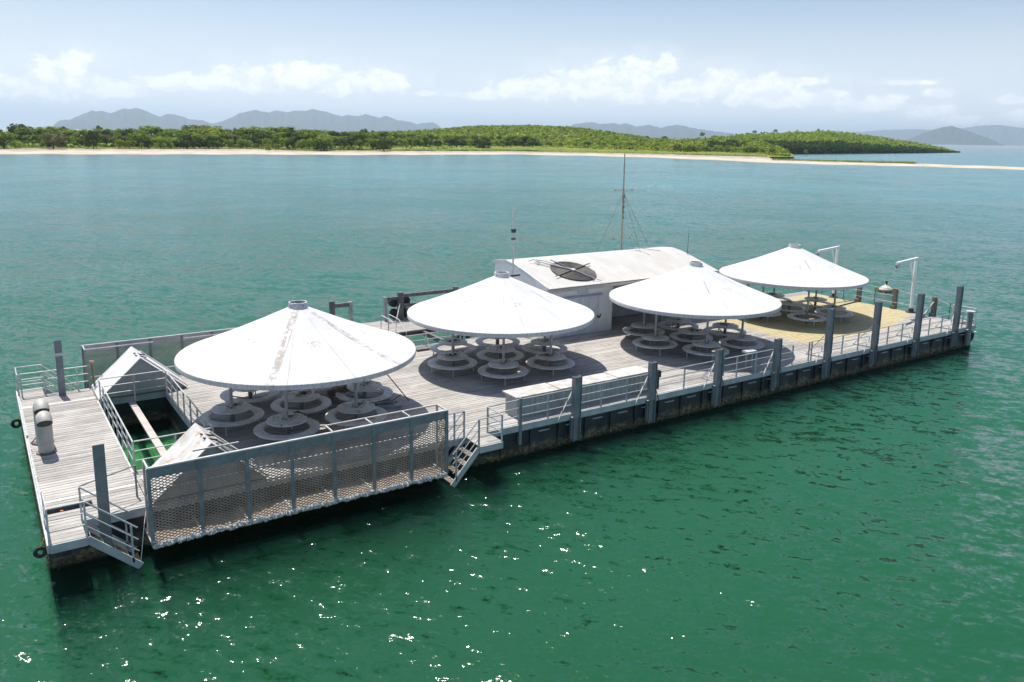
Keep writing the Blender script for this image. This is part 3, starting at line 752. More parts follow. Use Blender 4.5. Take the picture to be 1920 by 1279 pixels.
clump_field('shore_grass', 'patchy dark undergrowth behind the beach trees', 1500, hill_place(-40, 900, 0.08, 0.6), 1.3, LEAF_M, 25, 8)
def head_place(s0, s1, x0=1330, x1=1801, hh=1.0):
    def f(rg):
        x = rg.uniform(x0, x1); s = rg.uniform(s0, s1)
        p0 = at(x, interp(HEADBASE, x), 0); r0 = math.hypot(*(p0 - CAMLOC)[:2])
        dd = float(np.interp(x, [1380, 1700, 1803], [260, 220, 30])); top = atr(x, interp(HEADTOP, x)+3.0, r0+dd)[2]
        z = -0.4 + (top+0.4)*(0.2*s + 0.8*s*s*(3-2*s)); q = atr(x, 270, r0-4+dd*s)
        return np.array([q[0], q[1], z + rg.uniform(0, hh)*float(np.interp(x,[1560,1740,1800],[1,0.6,0.12]))]), float(np.interp(x,[1700,1800],[1,0.55]))
    return f
clump_field('mangrove_wood', 'dark mangrove wood along the waterline of the headland', 3000, head_place(0.0, 0.10, hh=7.5), 2.3, LEAF_MG, 31, 9)
clump_field('mangrove_wood', 'dark mangrove canopy behind the waterline trees', 1500, head_place(0.10, 0.3, hh=8.5), 2.6, LEAF_MG, 34, 9)
clump_field('headland_scrub', 'bright green scrub over the top of the headland', 2400, head_place(0.25, 1.05, hh=3.0), 2.6, LEAF_Y, 32, 9)
clump_field('headland_scrub', 'mid green trees among the scrub of the headland', 1400, head_place(0.25, 1.05, hh=4.5), 2.9, LEAF_M, 33, 9)
def spit_place(rg):
    x = rg.uniform(1450, 1716); p = at(x, interp(SHORE, x), 0); d = ray(x, 270); d = np.array([d[0], d[1], 0]); d /= np.linalg.norm(d)
    q = p + d*rg.uniform(30, 46); return np.array([q[0], q[1], 0.7]), 1.0
clump_field('spit_shrubs', 'low yellow-green shrubs along the sand spit', 900, spit_place, 1.1, LEAF_Y, 35, 8, flat=0.7)
#@BARGE
# ================================================================== the barge
DZ = 1.3           # deck level
barge = thing('barge', 'long flat steel barge with weathered timber deck moored on the green water', 'barge', (24, 6, 0))
def in_yellow(): pass
# hull: left pontoon, strips before and behind the pool, main body, rear platform
h = MB()
h.box(0.0, 2.60, 0.06, 12.64, -3.4, 1.02)
h.box(2.60, 5.14, 0.06, 2.66, -3.4, 1.02)
h.box(2.60, 5.14, 10.90, 12.64, -3.4, 1.02)
h.box(5.14, 14.0, 0.06, 12.64, -3.4, 1.02)
h.box(14.0, 48.4, 0.06, 12.06, -3.4, 1.02)
h.box(24.0, 37.4, 12.06, 16.6, -0.2, 1.02)
h.build('hull', HULL, barge)
# ribs on the near side, end and pool walls
X = 13.4
ribxs = []
while X < 48.2: ribxs.append(X); X += 1.33
for X in ribxs:
    m_ = MB(); m_.box(X-0.055, X+0.055, -0.015, 0.058, 0.10, 1.0); m_.build('hull_rib', HULL, barge)
for X in ribxs[2:]:
    if int(X*3) % 4 != 1:
        m_ = MB(); m_.box(X+0.35, X+0.85, -0.03, 0.06, 0.83, 0.85); m_.build('ledge_bar', PALE, barge)
for Y in np.arange(1.0, 12.5, 1.9):
    m_ = MB(); m_.box(48.402, 48.46, Y-0.05, Y+0.05, 0.1, 1.0); m_.build('hull_rib', HULL, barge)
# rubbing strip of growth at the waterline (lumpy)
g = MB(); rg = random.Random(3)
def growth(x0, y0, x1, y1, nx, ny, step=0.16, zr=(0.0, 0.10), w=0.07, gb=g):
    L = math.hypot(x1-x0, y1-y0); n = int(L/step)
    for i in range(n):
        t_ = (i + rg.random())/n; px = x0+(x1-x0)*t_; py = y0+(y1-y0)*t_; r = w*rg.uniform(0.4, 1.0); z = rg.uniform(*zr)
        k = len(gb.v); a0 = rg.uniform(0, 1)
        gb.v.append((px+nx*r, py+ny*r, z))
        for j in range(5):
            a = a0 + 2*PI*j/5; c_, s_ = math.cos(a)*r*1.2, math.sin(a)*r
            gb.v.append((px + c_*abs(ny), py + c_*abs(nx), z + s_))
        for j in range(5): gb.f.append((k, k+1+j, k+1+(j+1) % 5))
growth(0.1, 0.055, 48.3, 0.055, 0, -1, 0.06, (0.0, 0.22)); growth(-0.004, 0.2, -0.004, 12.5, -1, 0, 0.07, (0.0, 0.35), 0.06)
gm = g.build('waterline_growth', ALGAE, barge, kind='stuff')
# fascia beams
def beam_box(name, x0, x1, y0, y1, z0, z1, m_=FASCIA, par=None):
    q = MB(); q.box(x0, x1, y0, y1, z0, z1); return q.build(name, m_, par or barge)
beam_box('fascia_beam', 12.4, 48.55, -0.06, 0.0, 1.03, 1.285)
beam_box('fascia_beam', 0.9, 2.6, -0.06, 0.0, 1.03, 1.285)
beam_box('fascia_beam', 2.6, 12.4, 0.0, 0.055, 1.03, 1.285)
beam_box('fascia_beam', 48.5, 48.56, 0.0, 12.1, 1.03, 1.285)
beam_box('fascia_beam', -0.06, 0.0, -1.12, 13.9, 1.05, 1.285, PALE)
beam_box('fascia_beam', 0.0, 2.6, 12.70, 12.76, 1.03, 1.285)
beam_box('fascia_beam', 14.0, 24.0, 12.12, 12.18, 1.03, 1.285)
beam_box('pool_edge_beam', 2.56, 2.62, 2.72, 10.84, 1.03, 1.30, PALE)
beam_box('pool_edge_beam', 5.10, 5.16, 2.72, 10.84, 1.03, 1.30, FASCIA)
beam_box('pool_edge_beam', 2.62, 5.10, 10.84, 10.90, 1.03, 1.30, FASCIA)
beam_box('pool_edge_beam', 2.62, 5.10, 2.66, 2.72, 1.03, 1.30, FASCIA)
# pool strongback: a long pale plank bridging the well
pb = MB(); pb.box(3.68, 3.93, 2.7, 10.85, 1.02, 1.09)
pb.build('well_beam', mat('pink_grey_beam', (0.50,0.43,0.38), 0.8, var=(0.40,0.35,0.32), vscale=2, bump=0.2), barge)
wf = MB(); wf.box(2.64, 5.08, 2.75, 10.8, -0.46, -0.40)  # added plate below the well, its green standing in for sunlit water
wf.build('lit_water_plate', mat('lit_water_green', (0.016,0.20,0.034), 0.9, var=(0.012,0.14,0.024), vscale=1.2), barge)
# planks -----------------------------------------------------------------
planks = []
def row_planks(y, x0, x1, seglen, off):
    """boards of one row, butted end to end"""
    xs = [x0]; x = x0 + seglen - off
    while x < x1 - 0.6: xs.append(x); x += seglen
    xs.append(x1)
    for a, b in zip(xs[:-1], xs[1:]): planks.append((a+0.004, b-0.004, y))
for r in range(64):
    y = r*0.2; yc = y + 0.1
    # left pontoon
    if r in (8, 56): planks.append((0.0, 2.58, y, 'w'))
    elif r in (4, 5): planks.append((1.25, 2.58, y))
    else: planks.append((0.0, 2.58, y))
    inpool = 2.72 < yc < 10.84
    if not inpool: planks.append((2.60, 5.12, y))
    else: pass
    if r < 60 or True:
        xe = 48.5 if r < 60 else (14.0 if r >= 60 else 48.5)
        seg = 5.4; off = 2.7*(r % 2)
        row_planks(y, 5.16, xe, seg, off)
for r in range(15): row_planks(15.2+0.2*r, 14.0, 24.0, 5.0, 2.5*(r % 2))
for r in range(20): row_planks(12.16+0.2*r, 24.02, 37.4, 4.6, 2.3*(r % 2))
for r in range(15): row_planks(12.16+0.2*r, 14.0, 16.4, 5.0, 2.5*(r % 2)) if r > 2 else None
def pl_d(p): return math.hypot((p[0]+p[1])/2 - CAMLOC[0], p[2] - CAMLOC[1])
planks.sort(key=pl_d)
rest = MB(); cache = {}; cnt = 0
for p in planks:
    L = round(p[1]-p[0], 3); jit = (random.random()-0.5)*0.005
    if cnt < 300:
        white = len(p) > 3
        key = (L, white)
        if key not in cache:
            q = MB(); q.box(0, L, 0.012, 0.188, -0.04, 0.0); cache[key] = q.mesh('plank', WPLANK if white else DECK)
        o = bpy.data.objects.new('plank', cache[key]); COL.objects.link(o); o.parent = barge
        o.location = Vector((p[0], p[2], DZ + jit)) - barge.location; cnt += 1
    else: rest.box(p[0], p[1], p[2]+0.012, p[2]+0.188, DZ-0.04+jit, DZ+jit)
rest.build('far_planks', DECK, barge, kind='stuff')
# under-deck boards' bearers (dark) so the gaps read as gaps
u = MB()
for (x0, x1, y0, y1) in ((0.02,2.55,-0.02,0.76),(1.29,2.55,0.724,1.236),(0.02,2.55,1.20,12.6),(2.62,5.08,0.02,2.64),(2.62,5.08,10.92,12.6),(5.2,13.98,0.02,12.6),(14.0,48.4,0.02,12.0)):
    u.box(x0, x1, y0+0.04, y1, 1.022, 1.235)
ub = u.build('deck_bearers', DARKM, barge)

# rear platform frame over the open water
rp = MB()
for Yb in (15.25, 17.95): rp.box(14.0, 24.0, Yb-0.08, Yb+0.08, 1.0, 1.25)
for Xb in (14.1, 17.0, 19.4, 21.8, 23.9): rp.box(Xb-0.08, Xb+0.08, 12.2, 18.0, 0.98, 1.2)
for (Xb, Yb) in ((14.2,17.8),(19.4,17.8),(23.8,17.8),(17.0,15.3),(21.8,15.3)): rp.tube([(Xb,Yb,-2),(Xb,Yb,1.1)], 0.16, 10)
for (a, b) in (((17.0,12.4,0.2),(17.9,14.6,1.1)),((18.4,12.6,0.1),(17.2,14.9,1.1)),((18.6,12.5,0.1),(19.4,15.0,1.1)),((18.5,12.2,0.05),(18.5,15.2,0.15))): rp.tube([a, b], 0.05, 6)
rp.build('platform_frame', GREYTIM, barge)

# ------------------------------------------------------------------ railings
def railing(name, label, segs, posts, z1=2.3, levels=(0.97, 0.65, 0.33), m_=PALE, r=0.024, loc=None, group=None, base=DZ, pr=0.026):
    """segs: list of polylines (x, y) followed by all rails; posts: list of (x, y)"""
    l0 = loc or (segs[0][0][0], segs[0][0][1], base)
    t = thing(name, label, 'railing', l0, group)
    for s_ in segs:
        for dz in levels:
            q = MB(); q.tube([(p[0], p[1], (p[2] if len(p) > 2 else base) + dz) for p in s_], r if dz == levels[0] else r*0.8, 6); q.build('rail', m_, t)
    for p in posts:
        q = MB(); bz = p[2] if len(p) > 2 else base
        q.box(p[0]-pr, p[0]+pr, p[1]-pr, p[1]+pr, bz-0.12, bz + levels[0] + 0.01); q.build('rail_post', m_, t)
    return t
GR = 'railing sections along the near edge of the deck'
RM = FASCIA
BP = [18.1, 22.1, 26.1, 30.1, 34.0, 38.0, 42.0, 46.05]
railing('deck_railing','low railing in front of the left half of the grey cabinet',[[(15.55,-0.02),(18.0,-0.02)]],[(16.8,-0.02)],m_=RM,group=GR)
pq = railing('deck_railing','short railing between the stair landing and the cabinet',[[(14.05,-0.12),(15.5,-0.02)]],[],m_=RM,group=GR)
q = MB(); q.box(15.44,15.56,-0.09,0.03,0.5,2.33); q.build('rail_post', POSTM, pq)
railing('deck_railing','railing in front of the right half of the grey cabinet',[[(18.2,-0.02),(22.0,-0.02)]],[(19.45,-0.02),(20.8,-0.02)],m_=RM,group=GR)
railing('deck_railing','railing with one middle post right of the grey cabinet',[[(22.25,-0.02),(26.0,-0.02)]],[(24.1,-0.02)],m_=RM,group=GR)
railing('deck_railing','railing before the shadow of the third umbrella',[[(26.2,-0.02),(30.0,-0.02)]],[(27.45,-0.02),(28.75,-0.02)],m_=RM,group=GR)
railing('deck_railing','short railing stub left of the open gateway',[[(30.2,-0.02),(31.4,-0.02)]],[(31.4,-0.02)],m_=RM,group=GR)
railing('deck_railing','short railing right of the open gateway with doubled post',[[(32.65,-0.02),(33.9,-0.02)]],[(32.65,-0.02),(32.85,-0.02)],m_=RM,group=GR)
railing('deck_railing','railing beside the yellow deck, between the first two tall posts',[[(34.1,-0.02),(37.9,-0.02)]],[(35.35,-0.02),(36.7,-0.02)],m_=RM,group=GR)
railing('deck_railing','railing beside the yellow deck, between the middle tall posts',[[(38.1,-0.02),(41.9,-0.02)]],[(39.35,-0.02),(40.7,-0.02)],m_=RM,group=GR)
railing('deck_railing','railing before the bare grey end of the deck',[[(42.1,-0.02),(45.95,-0.02)]],[(43.4,-0.02),(44.7,-0.02)],m_=RM,group=GR)
railing('deck_railing','last short railing by the round bollard',[[(46.15,-0.02),(47.05,-0.02)]],[(46.95,-0.02)],m_=RM,group=GR)
railing('end_railing','corner railing at the right tip of the barge',[[(48.3,0.0),(48.5,0.05),(48.5,1.4)]],[(48.5,0.05),(48.5,1.4)],m_=PALE)
# mooring posts ----------------------------------------------------------
PG = 'steel mooring posts along the near side'
def mooring_post(X, top, bot, label, inner=False, lower=True, w=0.17, both=True):
    t = thing('mooring_post', label, 'post', (X, -0.15, bot), PG)
    q = MB()
    # H section: two flanges and a web
    q.box(X-w, X-w+0.022, -0.24, -0.02, bot, top); q.box(X+w-0.022, X+w, -0.24, -0.02, bot, top)
    q.box(X-w+0.022, X+w-0.022, -0.142, -0.118, bot, top)
    q.build('column', POSTM, t)
    q = MB(); q.box(X-w+0.03, X+w-0.03, -0.20, -0.144, bot+1.0, top-0.02); q.build('face_channel', POSTM, t)
    q = MB(); q.box(X-0.24, X-0.10, -0.16, -0.05, 0.28, 1.12); q.build('guide_bracket', POSTM, t)
    q = MB(); q.box(X-0.23, X-0.07, -0.19, -0.05, 1.15, 1.17); q.build('step_plate', PALE, t)
    q = MB(); q.bar((X-0.12,-0.04,2.25),(X-0.86,-0.09,1.12), 0.06, 0.025); q.build('brace', PALE, t)
    if inner:
        q = MB(); q.bar((X-0.12,0.02,2.45),(X-0.35,0.85,DZ+0.02), 0.07, 0.03); q.build('brace', PALE, t)
        q = MB(); q.bar((X-0.35,0.85,DZ+0.03),(X-0.1,0.05,DZ+0.03), 0.05, 0.02); q.build('foot_tie', POSTM, t)
    else:
        q = MB(); q.bar((X-0.1,0.02,2.1),(X-0.2,0.62,DZ+0.02), 0.06, 0.03); q.build('brace', PALE, t)
    if lower:
        q = MB(); q.bar((X+0.14,-0.06,1.95),(X+0.50,-0.075,1.05), 0.05, 0.02); q.build('brace', POSTM, t)
    if both:
        q = MB(); q.box(X+w+0.02, X+w+0.15, -0.18, -0.04, 1.45 if top > 3 else 1.55, top-0.35 if top < 3 else top-0.08); 
        if top < 3: q.build('side_plate', POSTM, t)
        else:
            q = MB(); q.box(X+w+0.004, X+w+0.09, -0.2, -0.04, 1.5, top-0.1 if X > 35 else 2.35); q.build('side_plate', POSTM, t)
    return t
mooring_post(18.1, 2.80, 0.16, 'short post standing in front of the middle of the grey cabinet', lower=False, both=False)
mp = mooring_post(22.1, 2.80, 0.16, 'short post at the right end of the grey cabinet with a black clamp', both=False)
q = MB(); q.box(22.32,22.44,-0.2,-0.02,1.6,2.42); q.box(22.28,22.52,-0.22,0.0,2.1,2.38); q.build('clamp', DARKM, mp)
mooring_post(26.1, 2.82, 0.18, 'short post before the near edge of the third umbrella shadow')
mooring_post(30.1, 2.79, 0.40, 'short post left of the open gateway in the railing', both=False)
mooring_post(34.0, 3.83, 0.27, 'tall post right of the gateway, leftmost of the tall ones', inner=True)
mooring_post(38.0, 3.77, 0.45, 'tall post in front of the middle of the yellow deck', inner=True)
mooring_post(42.0, 3.82, 0.28, 'tall post overlapping the foot of the white davit', inner=True)
mooring_post(46.05, 3.88, 0.33, 'tall post nearest the right tip of the barge', inner=True)
t = thing('bollard', 'round capped bollard post at the right end of the near edge', 'bollard', (47.6, -0.15, 0.3))
q = MB(); q.tube([(47.6,-0.12,0.2),(47.6,-0.12,2.2)], 0.16, 14); q.build('column', POSTM, t, smooth=True)
q = MB(); q.lathe([(0,2.26),(0.24,2.26),(0.24,2.2),(0,2.2)], (47.6,-0.12), 16); q.build('cap', PALE, t)
q = MB(); q.box(47.3,47.5,-0.2,-0.03,1.14,1.17); q.build('step_plate', PALE, t)
# flat steel posts on the pontoon
t = thing('flat_post', 'flat dark grey post by the near stair landing on the left pontoon', 'post', (1.42, -0.05, 0.9))
q = MB(); q.box(1.27,1.57,-0.09,-0.065,0.35,3.40); q.build('plate', POSTM, t)
q = MB(); q.box(1.30,1.325,-0.064,0.02,0.35,3.38); q.box(1.515,1.54,-0.064,0.02,0.35,3.38); q.build('stiffener', POSTM, t)
t = thing('flat_post', 'grey post with a pale band by the far landing of the left pontoon', 'post', (1.5, 12.3, DZ))
q = MB(); q.box(1.36,1.62,12.25,12.275,DZ,3.60); q.build('plate', POSTM, t)
q = MB(); q.box(1.38,1.40,12.277,12.4,DZ,3.58); q.box(1.58,1.60,12.277,12.4,DZ,3.58); q.build('stiffener', POSTM, t)
q = MB(); q.box(1.355,1.625,12.235,12.247,2.95,3.08); q.build('pale_band', PALE, t)
t = thing('standpipe', 'thin rusty open pipe standing by the far mesh cage', 'pipe', (2.7, 12.6, DZ))
q = MB(); q.tube([(2.71,12.6,DZ),(2.66,12.6,2.42)], 0.045, 10); q.build('pipe', TIMBER, t)
q = MB(); q.lathe([(0.05,2.42),(0.085,2.42),(0.085,2.5),(0.05,2.5)], (2.66,12.6), 12, closed_prof=True); q.build('flange', mat('pink_rust',(0.45,0.30,0.24),0.8), t)

# ------------------------------------------------------------------ landings and stairs
def mesh_sheet(mb, o, u, v, nu, nv, w=0.02, depth=0.012):
    """expanded metal: diamond strands over the parallelogram o + u*s + v*t"""
    o = Vector(o); u = Vector(u); v = Vector(v); du = u/nu; dv = v/nv
    n = du.cross(dv).normalized()*depth
    eu = dv.normalized()*w*0.5
    for j in range(nv+1):
        for i in range(nu):
            for hh in (0, 1):
                a = o + du*(i + 0.5*hh) + dv*(j + (0.0 if hh == 0 else 0.5)*(1 if j % 1 == 0 else 1))
                # zig-zag up then down; neighbours are mirrored so the strands meet
                s0 = 0.5 if hh else 0.0; s1 = 0.0 if hh else 0.5
                sg = 1 if j % 2 == 0 else -1
                A = o + du*(i+0.5*hh) + dv*(j + sg*2*(s0-0.25)); B = o + du*(i+0.5*hh+0.5) + dv*(j + sg*2*(s1-0.25))
                mb.quad(A-eu+n, B-eu+n, B+eu-n, A+eu-n)
def landing(side, X0, X1, label, sname, sx, slabel, rlab):
    """side -1: near edge, +1: far edge; sx: +1 stairs go down to the right, -1 to the left"""
    ys = (-1.12, 0.0) if side < 0 else (12.78, 13.9)
    t = thing('landing', label, 'landing', (X0, ys[0], DZ))
    n = 5
    for k in range(n):
        y0 = ys[0] + (ys[1]-ys[0])*k/n
        q = MB(); q.box(X0+0.02, X1-0.02, y0+0.006, y0+(ys[1]-ys[0])/n-0.006, DZ-0.042, DZ-0.002+0.002*(k % 2)); q.build('plank', DECK, t)
    yf = ys[0] if side < 0 else ys[1]
    q = MB(); a = yf-0.05 if side < 0 else yf
    q.box(X0-0.0, X1, a, a+0.05, 1.05, 1.285); q.build('edge_beam', FASCIA, t)
    q = MB(); q.box(X1-0.018, X1+0.03, ys[0], ys[1], 1.05, 1.28) if sx < 0 else q.box(X0-0.03, X0+0.018, ys[0], ys[1], 1.05, 1.28); q.build('edge_beam', FASCIA, t)
    # stairs
    xs = X1 if sx > 0 else X0; run = 1.25 if sx > 0 else 1.05; drop = 1.15
    s = thing('stairs', slabel, 'stairs', (xs, ys[0], 0.1))
    for yy in (ys[0]+0.03, ys[1]-0.06):
        q = MB(); q.bar((xs, yy, 1.2), (xs+sx*run, yy, 1.2-drop), 0.05, 0.2); q.build('stringer', FASCIA, s)
    for k in range(4):
        xx = xs + sx*(0.12 + run*0.24*k); zz = 1.12 - drop*0.235*(k+0.5)
        q = MB(); mesh_sheet(q, (xx, ys[0]+0.06, zz), (sx*0.24, 0, 0), (0, ys[1]-ys[0]-0.14, 0), 3, 24, 0.02, 0.004)
        q.build('tread', EXPM, s)
        q = MB(); q.box(min(xx, xx+sx*0.02), max(xx, xx+sx*0.02), ys[0]+0.06, ys[1]-0.09, zz-0.03, zz); q.build('tread_edge', PALE, s)
    for yy in (ys[0]+0.03, ys[1]-0.06):
        for k, dz in enumerate((0.97, 0.62, 0.28)):
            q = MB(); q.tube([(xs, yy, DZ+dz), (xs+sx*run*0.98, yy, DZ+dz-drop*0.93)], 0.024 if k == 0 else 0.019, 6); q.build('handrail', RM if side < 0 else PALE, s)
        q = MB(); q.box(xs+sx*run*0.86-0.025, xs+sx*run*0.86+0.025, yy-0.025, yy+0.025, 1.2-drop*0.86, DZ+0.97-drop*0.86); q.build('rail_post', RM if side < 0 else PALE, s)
    return t
landing(-1, 0.0, 0.87, 'small planked landing at the near left corner of the pontoon', 'stairs', 1, 'steel boarding stairs going down from the near left landing', '')
railing('landing_railing','railing round the near left corner landing',[[(0.0,0.0),(0.0,-1.1),(0.87,-1.1)]],[(0.0,0.0),(0.0,-1.1),(0.87,-1.1),(0.87,-0.05)],m_=PALE)
railing('landing_railing','shadowed railing from the near left stairs to the pontoon edge',[[(0.87,0.02),(2.4,0.75)]],[(2.4,0.75)],m_=POSTM,levels=(0.97,),r=0.022)  # dark post grey puts this rail's backlit shade into its colour
landing(1, 0.0, 0.9, 'small planked landing at the far left corner of the pontoon', 'stairs', 1, 'steel boarding stairs going down from the far left landing', '')
railing('landing_railing','railing round the far left corner landing',[[(0.0,12.6),(0.0,13.88),(0.9,13.88)]],[(0.0,12.7),(0.0,13.88),(0.9,13.88)],m_=PALE)
railing('landing_railing','four bar gate rails across the far left landing',[[(0.12,12.74),(0.9,12.74)]],[(0.12,12.74),(0.92,12.74)],levels=(0.97,0.74,0.51,0.28),m_=PALE)
railing('pontoon_railing','railing along the far edge of the left pontoon to the mesh cage',[[(0.95,12.72),(2.5,12.72)]],[(2.1,12.72)],m_=PALE)
landing(-1, 13.05, 14.02, 'planked stair landing on the near edge between cage and cabinet', 'stairs', -1, 'steel boarding stairs going down beside the right end of the mesh cage', '')
railing('landing_railing','railing round the right side of the middle stair landing',[[(13.05,-1.1),(14.0,-1.1),(14.0,-0.14)]],[(13.05,-1.1),(14.0,-1.1),(14.0,-0.14)],m_=RM)
railing('deck_railing','short railing between the mesh cage and the middle stairs',[[(12.0,-0.08),(13.05,-0.08)]],[(12.65,-0.08),(13.05,-0.08)],m_=RM,levels=(0.97,0.5),group=GR)
# pool railing
railing('pool_railing','long railing along the left side of the open well',[[(2.66,2.8),(2.66,10.45)]],[(2.66,y) for y in (2.8,3.9,5.0,6.1,7.2,8.3,9.4,10.45)],m_=PALE)
railing('pool_railing','long railing along the right side of the open well',[[(5.1,2.8),(5.1,10.45)]],[(5.1,y) for y in (2.8,3.9,5.0,6.1,7.2,8.3,9.4,10.45)],m_=PALE)
railing('pool_railing','railing across the near end of the open well',[[(2.7,2.78),(5.08,2.78)]],[(3.92,2.78)],m_=PALE)
railing('pool_railing','railing across the far end of the open well',[[(2.7,10.47),(5.08,10.47)]],[(3.9,10.47)],m_=PALE)
railing('pontoon_kerb_rail','low pipe kerb along the left edge of the pontoon',[[(0.0,0.1),(0.0,7.2)],[(0.0,7.5),(0.0,12.5)]],[(0.03,6.1),(0.03,3.5),(0.05,2.2)],levels=(0.13,),m_=PALE,r=0.035)
t = thing('pontoon_hatch', 'dark rectangular opening in the boards by the near left landing', 'hatch', (0.6, 1.0, 1.2))
q = MB(); q.box(0.0,1.27,0.8,0.83,1.0,1.28); q.box(0.0,1.27,1.17,1.2,1.0,1.28); q.box(1.24,1.27,0.83,1.17,1.0,1.28); q.build('frame', GREYTIM, t)
q = MB(); q.box(0.42,0.5,0.95,1.0,1.236,1.262); q.build('orange_peg', mat('orange_paint',(0.6,0.2,0.04),0.7), t)
t = thing('cable_clips', 'two small bent steel cleats on the left edge of the pontoon', 'cleat', (0.1, 6.9, DZ))
for (a, b) in (((0.08,7.0,DZ+0.02),(0.3,7.3,DZ+0.14)),((0.1,6.9,DZ+0.02),(0.32,6.6,DZ+0.03))):
    q = MB(); q.tube([a, b], 0.02, 6); q.build('cleat_bar', DARKM, t)
t = thing('rope', 'thin white rope hanging from the cage corner to the near left stairs', 'rope', (2.3, -1.05, 0.2))
q = MB(); q.tube([(2.48,-0.6,2.0),(2.4,-0.7,1.45),(2.30,-0.95,1.2),(2.18,-1.0,0.45),(2.12,-1.05,0.15)], 0.012, 5); q.build('line', PALE, t)

# ------------------------------------------------------------------ mesh cages
def cage(side, X0, X1, n, label, top_open):
    yo = -1.14 if side < 0 else 13.92; yi = -0.47 if side < 0 else 13.15; yh = -0.03 if side < 0 else 12.82
    zt = 2.86; zb = 0.58
    t = thing('mesh_cage', label, 'cage', (X0, yo, zb))
    bays = [X0 + (X1-X0)*k/n for k in range(n+1)]
    q = MB(); q.box(X0-0.04, X1+0.04, yo-0.04, yo+0.04, zt-0.02, zt+0.02); q.build('top_rail', PALE, t)
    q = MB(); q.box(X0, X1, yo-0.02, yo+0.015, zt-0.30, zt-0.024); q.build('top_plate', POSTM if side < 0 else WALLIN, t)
    q = MB(); q.box(X0, X1, yo-0.045, yo+0.03, zb-0.04, zb+0.04); q.build('bottom_rail', BARN if side < 0 else STEEL, t)
    for k, X_ in enumerate(bays):
        q = MB(); q.box(X_-0.05, X_+0.05, yo-0.047, yo+0.02, zb+0.041, zt-0.022); q.build('post', POSTM, t)
        if k < n:
            q = MB(); mesh_sheet(q, (X_+0.05, yo, zb+0.06), (bays[k+1]-X_-0.1, 0, 0), (0, 0, zt-0.36-zb), 7, 46, 0.028, 0.004); q.build('mesh_panel', EXPM, t)
            if not top_open(k):
                q = MB(); mesh_sheet(q, (X_+0.03, yo+0.04*(-side), zt-0.012), (bays[k+1]-X_-0.06, 0, 0), (0, yi-yo-0.06*(-side), 0), 8, 18, 0.020, 0.004); q.build('mesh_panel', EXPM, t)
        if not (top_open(k) and k > 0 and top_open(k-1)) or k in (0, n):
            q = MB(); q.bar((X_, yo, zt+0.0), (X_, yi, zt+0.0), 0.04); q.build('cross_bar', PALE, t)
    runs = []; k = 0
    while k < n:
        if side > 0 or not top_open(k) or k in (0,):
            pass
        k += 1
    for (a, b) in INNER[side]:
        q = MB(); q.box(a, b, yi-0.02, yi+0.02, zt-0.02, zt+0.02); q.build('inner_rail', PALE, t)
    # inner ledge frame along the hull and cross ties low down
    for zz in (1.75, 1.22):
        q = MB(); q.box(X0+0.1, X1-0.1, yh-0.03, yh, zz-0.02, zz+0.02); q.build('inner_rail', PALE, t)
    q = MB(); q.box(X0+0.05, X1-0.05, min(yo*1.0, yh)+0.08, max(yo, yh)-0.05, zb-0.02, zb+0.0); q.build('walk_plate', mat('walk_plate_rust', (0.33,0.25,0.18), 0.85, var=(0.20,0.16,0.12), vscale=3), t)
    for X_ in bays:
        q = MB(); q.bar((X_, yo, zb), (X_, yh, zb+0.02), 0.06); q.build('cross_bar', PALE, t)
    # end meshes
    for X_ in (X0, X1):
        q = MB(); mesh_sheet(q, (X_, yo+0.04*(-side), zb+0.1), (0, (yi-yo)-0.06*(-side), 0), (0, 0, zt-0.3-zb), 4, 56, 0.0175, 0.004); q.build('mesh_panel', EXPM, t)
        q = MB(); q.box(X_-0.03, X_+0.03, yi-0.03, yi+0.03, zb, zt-0.03); q.build('post', POSTM if side > 0 else PALE, t)
    if side < 0:
        g2 = MB(); growth(X0, yo-0.05, X1, yo-0.05, 0, -1, 0.022, (zb-0.05, zb+0.07), 0.07, g2); growth(X0, yo-0.05, X1, yo-0.05, 0, -1, 0.05, (zb+0.0, zb+0.16), 0.045, g2)
        g2.build('barnacles', BARN, t, kind='stuff')
    return t
INNER = {-1: [(3.78, 5.08), (7.72, 11.74)], 1: [(2.5, 5.15), (6.4, 11.8)]}
cage(-1, 2.46, 11.74, 7, 'grey expanded metal cage hanging along the near side of the left deck', lambda k: k < 4)
cage(1, 2.50, 11.78, 7, 'mesh cage along the far side of the deck behind the well', lambda k: True)
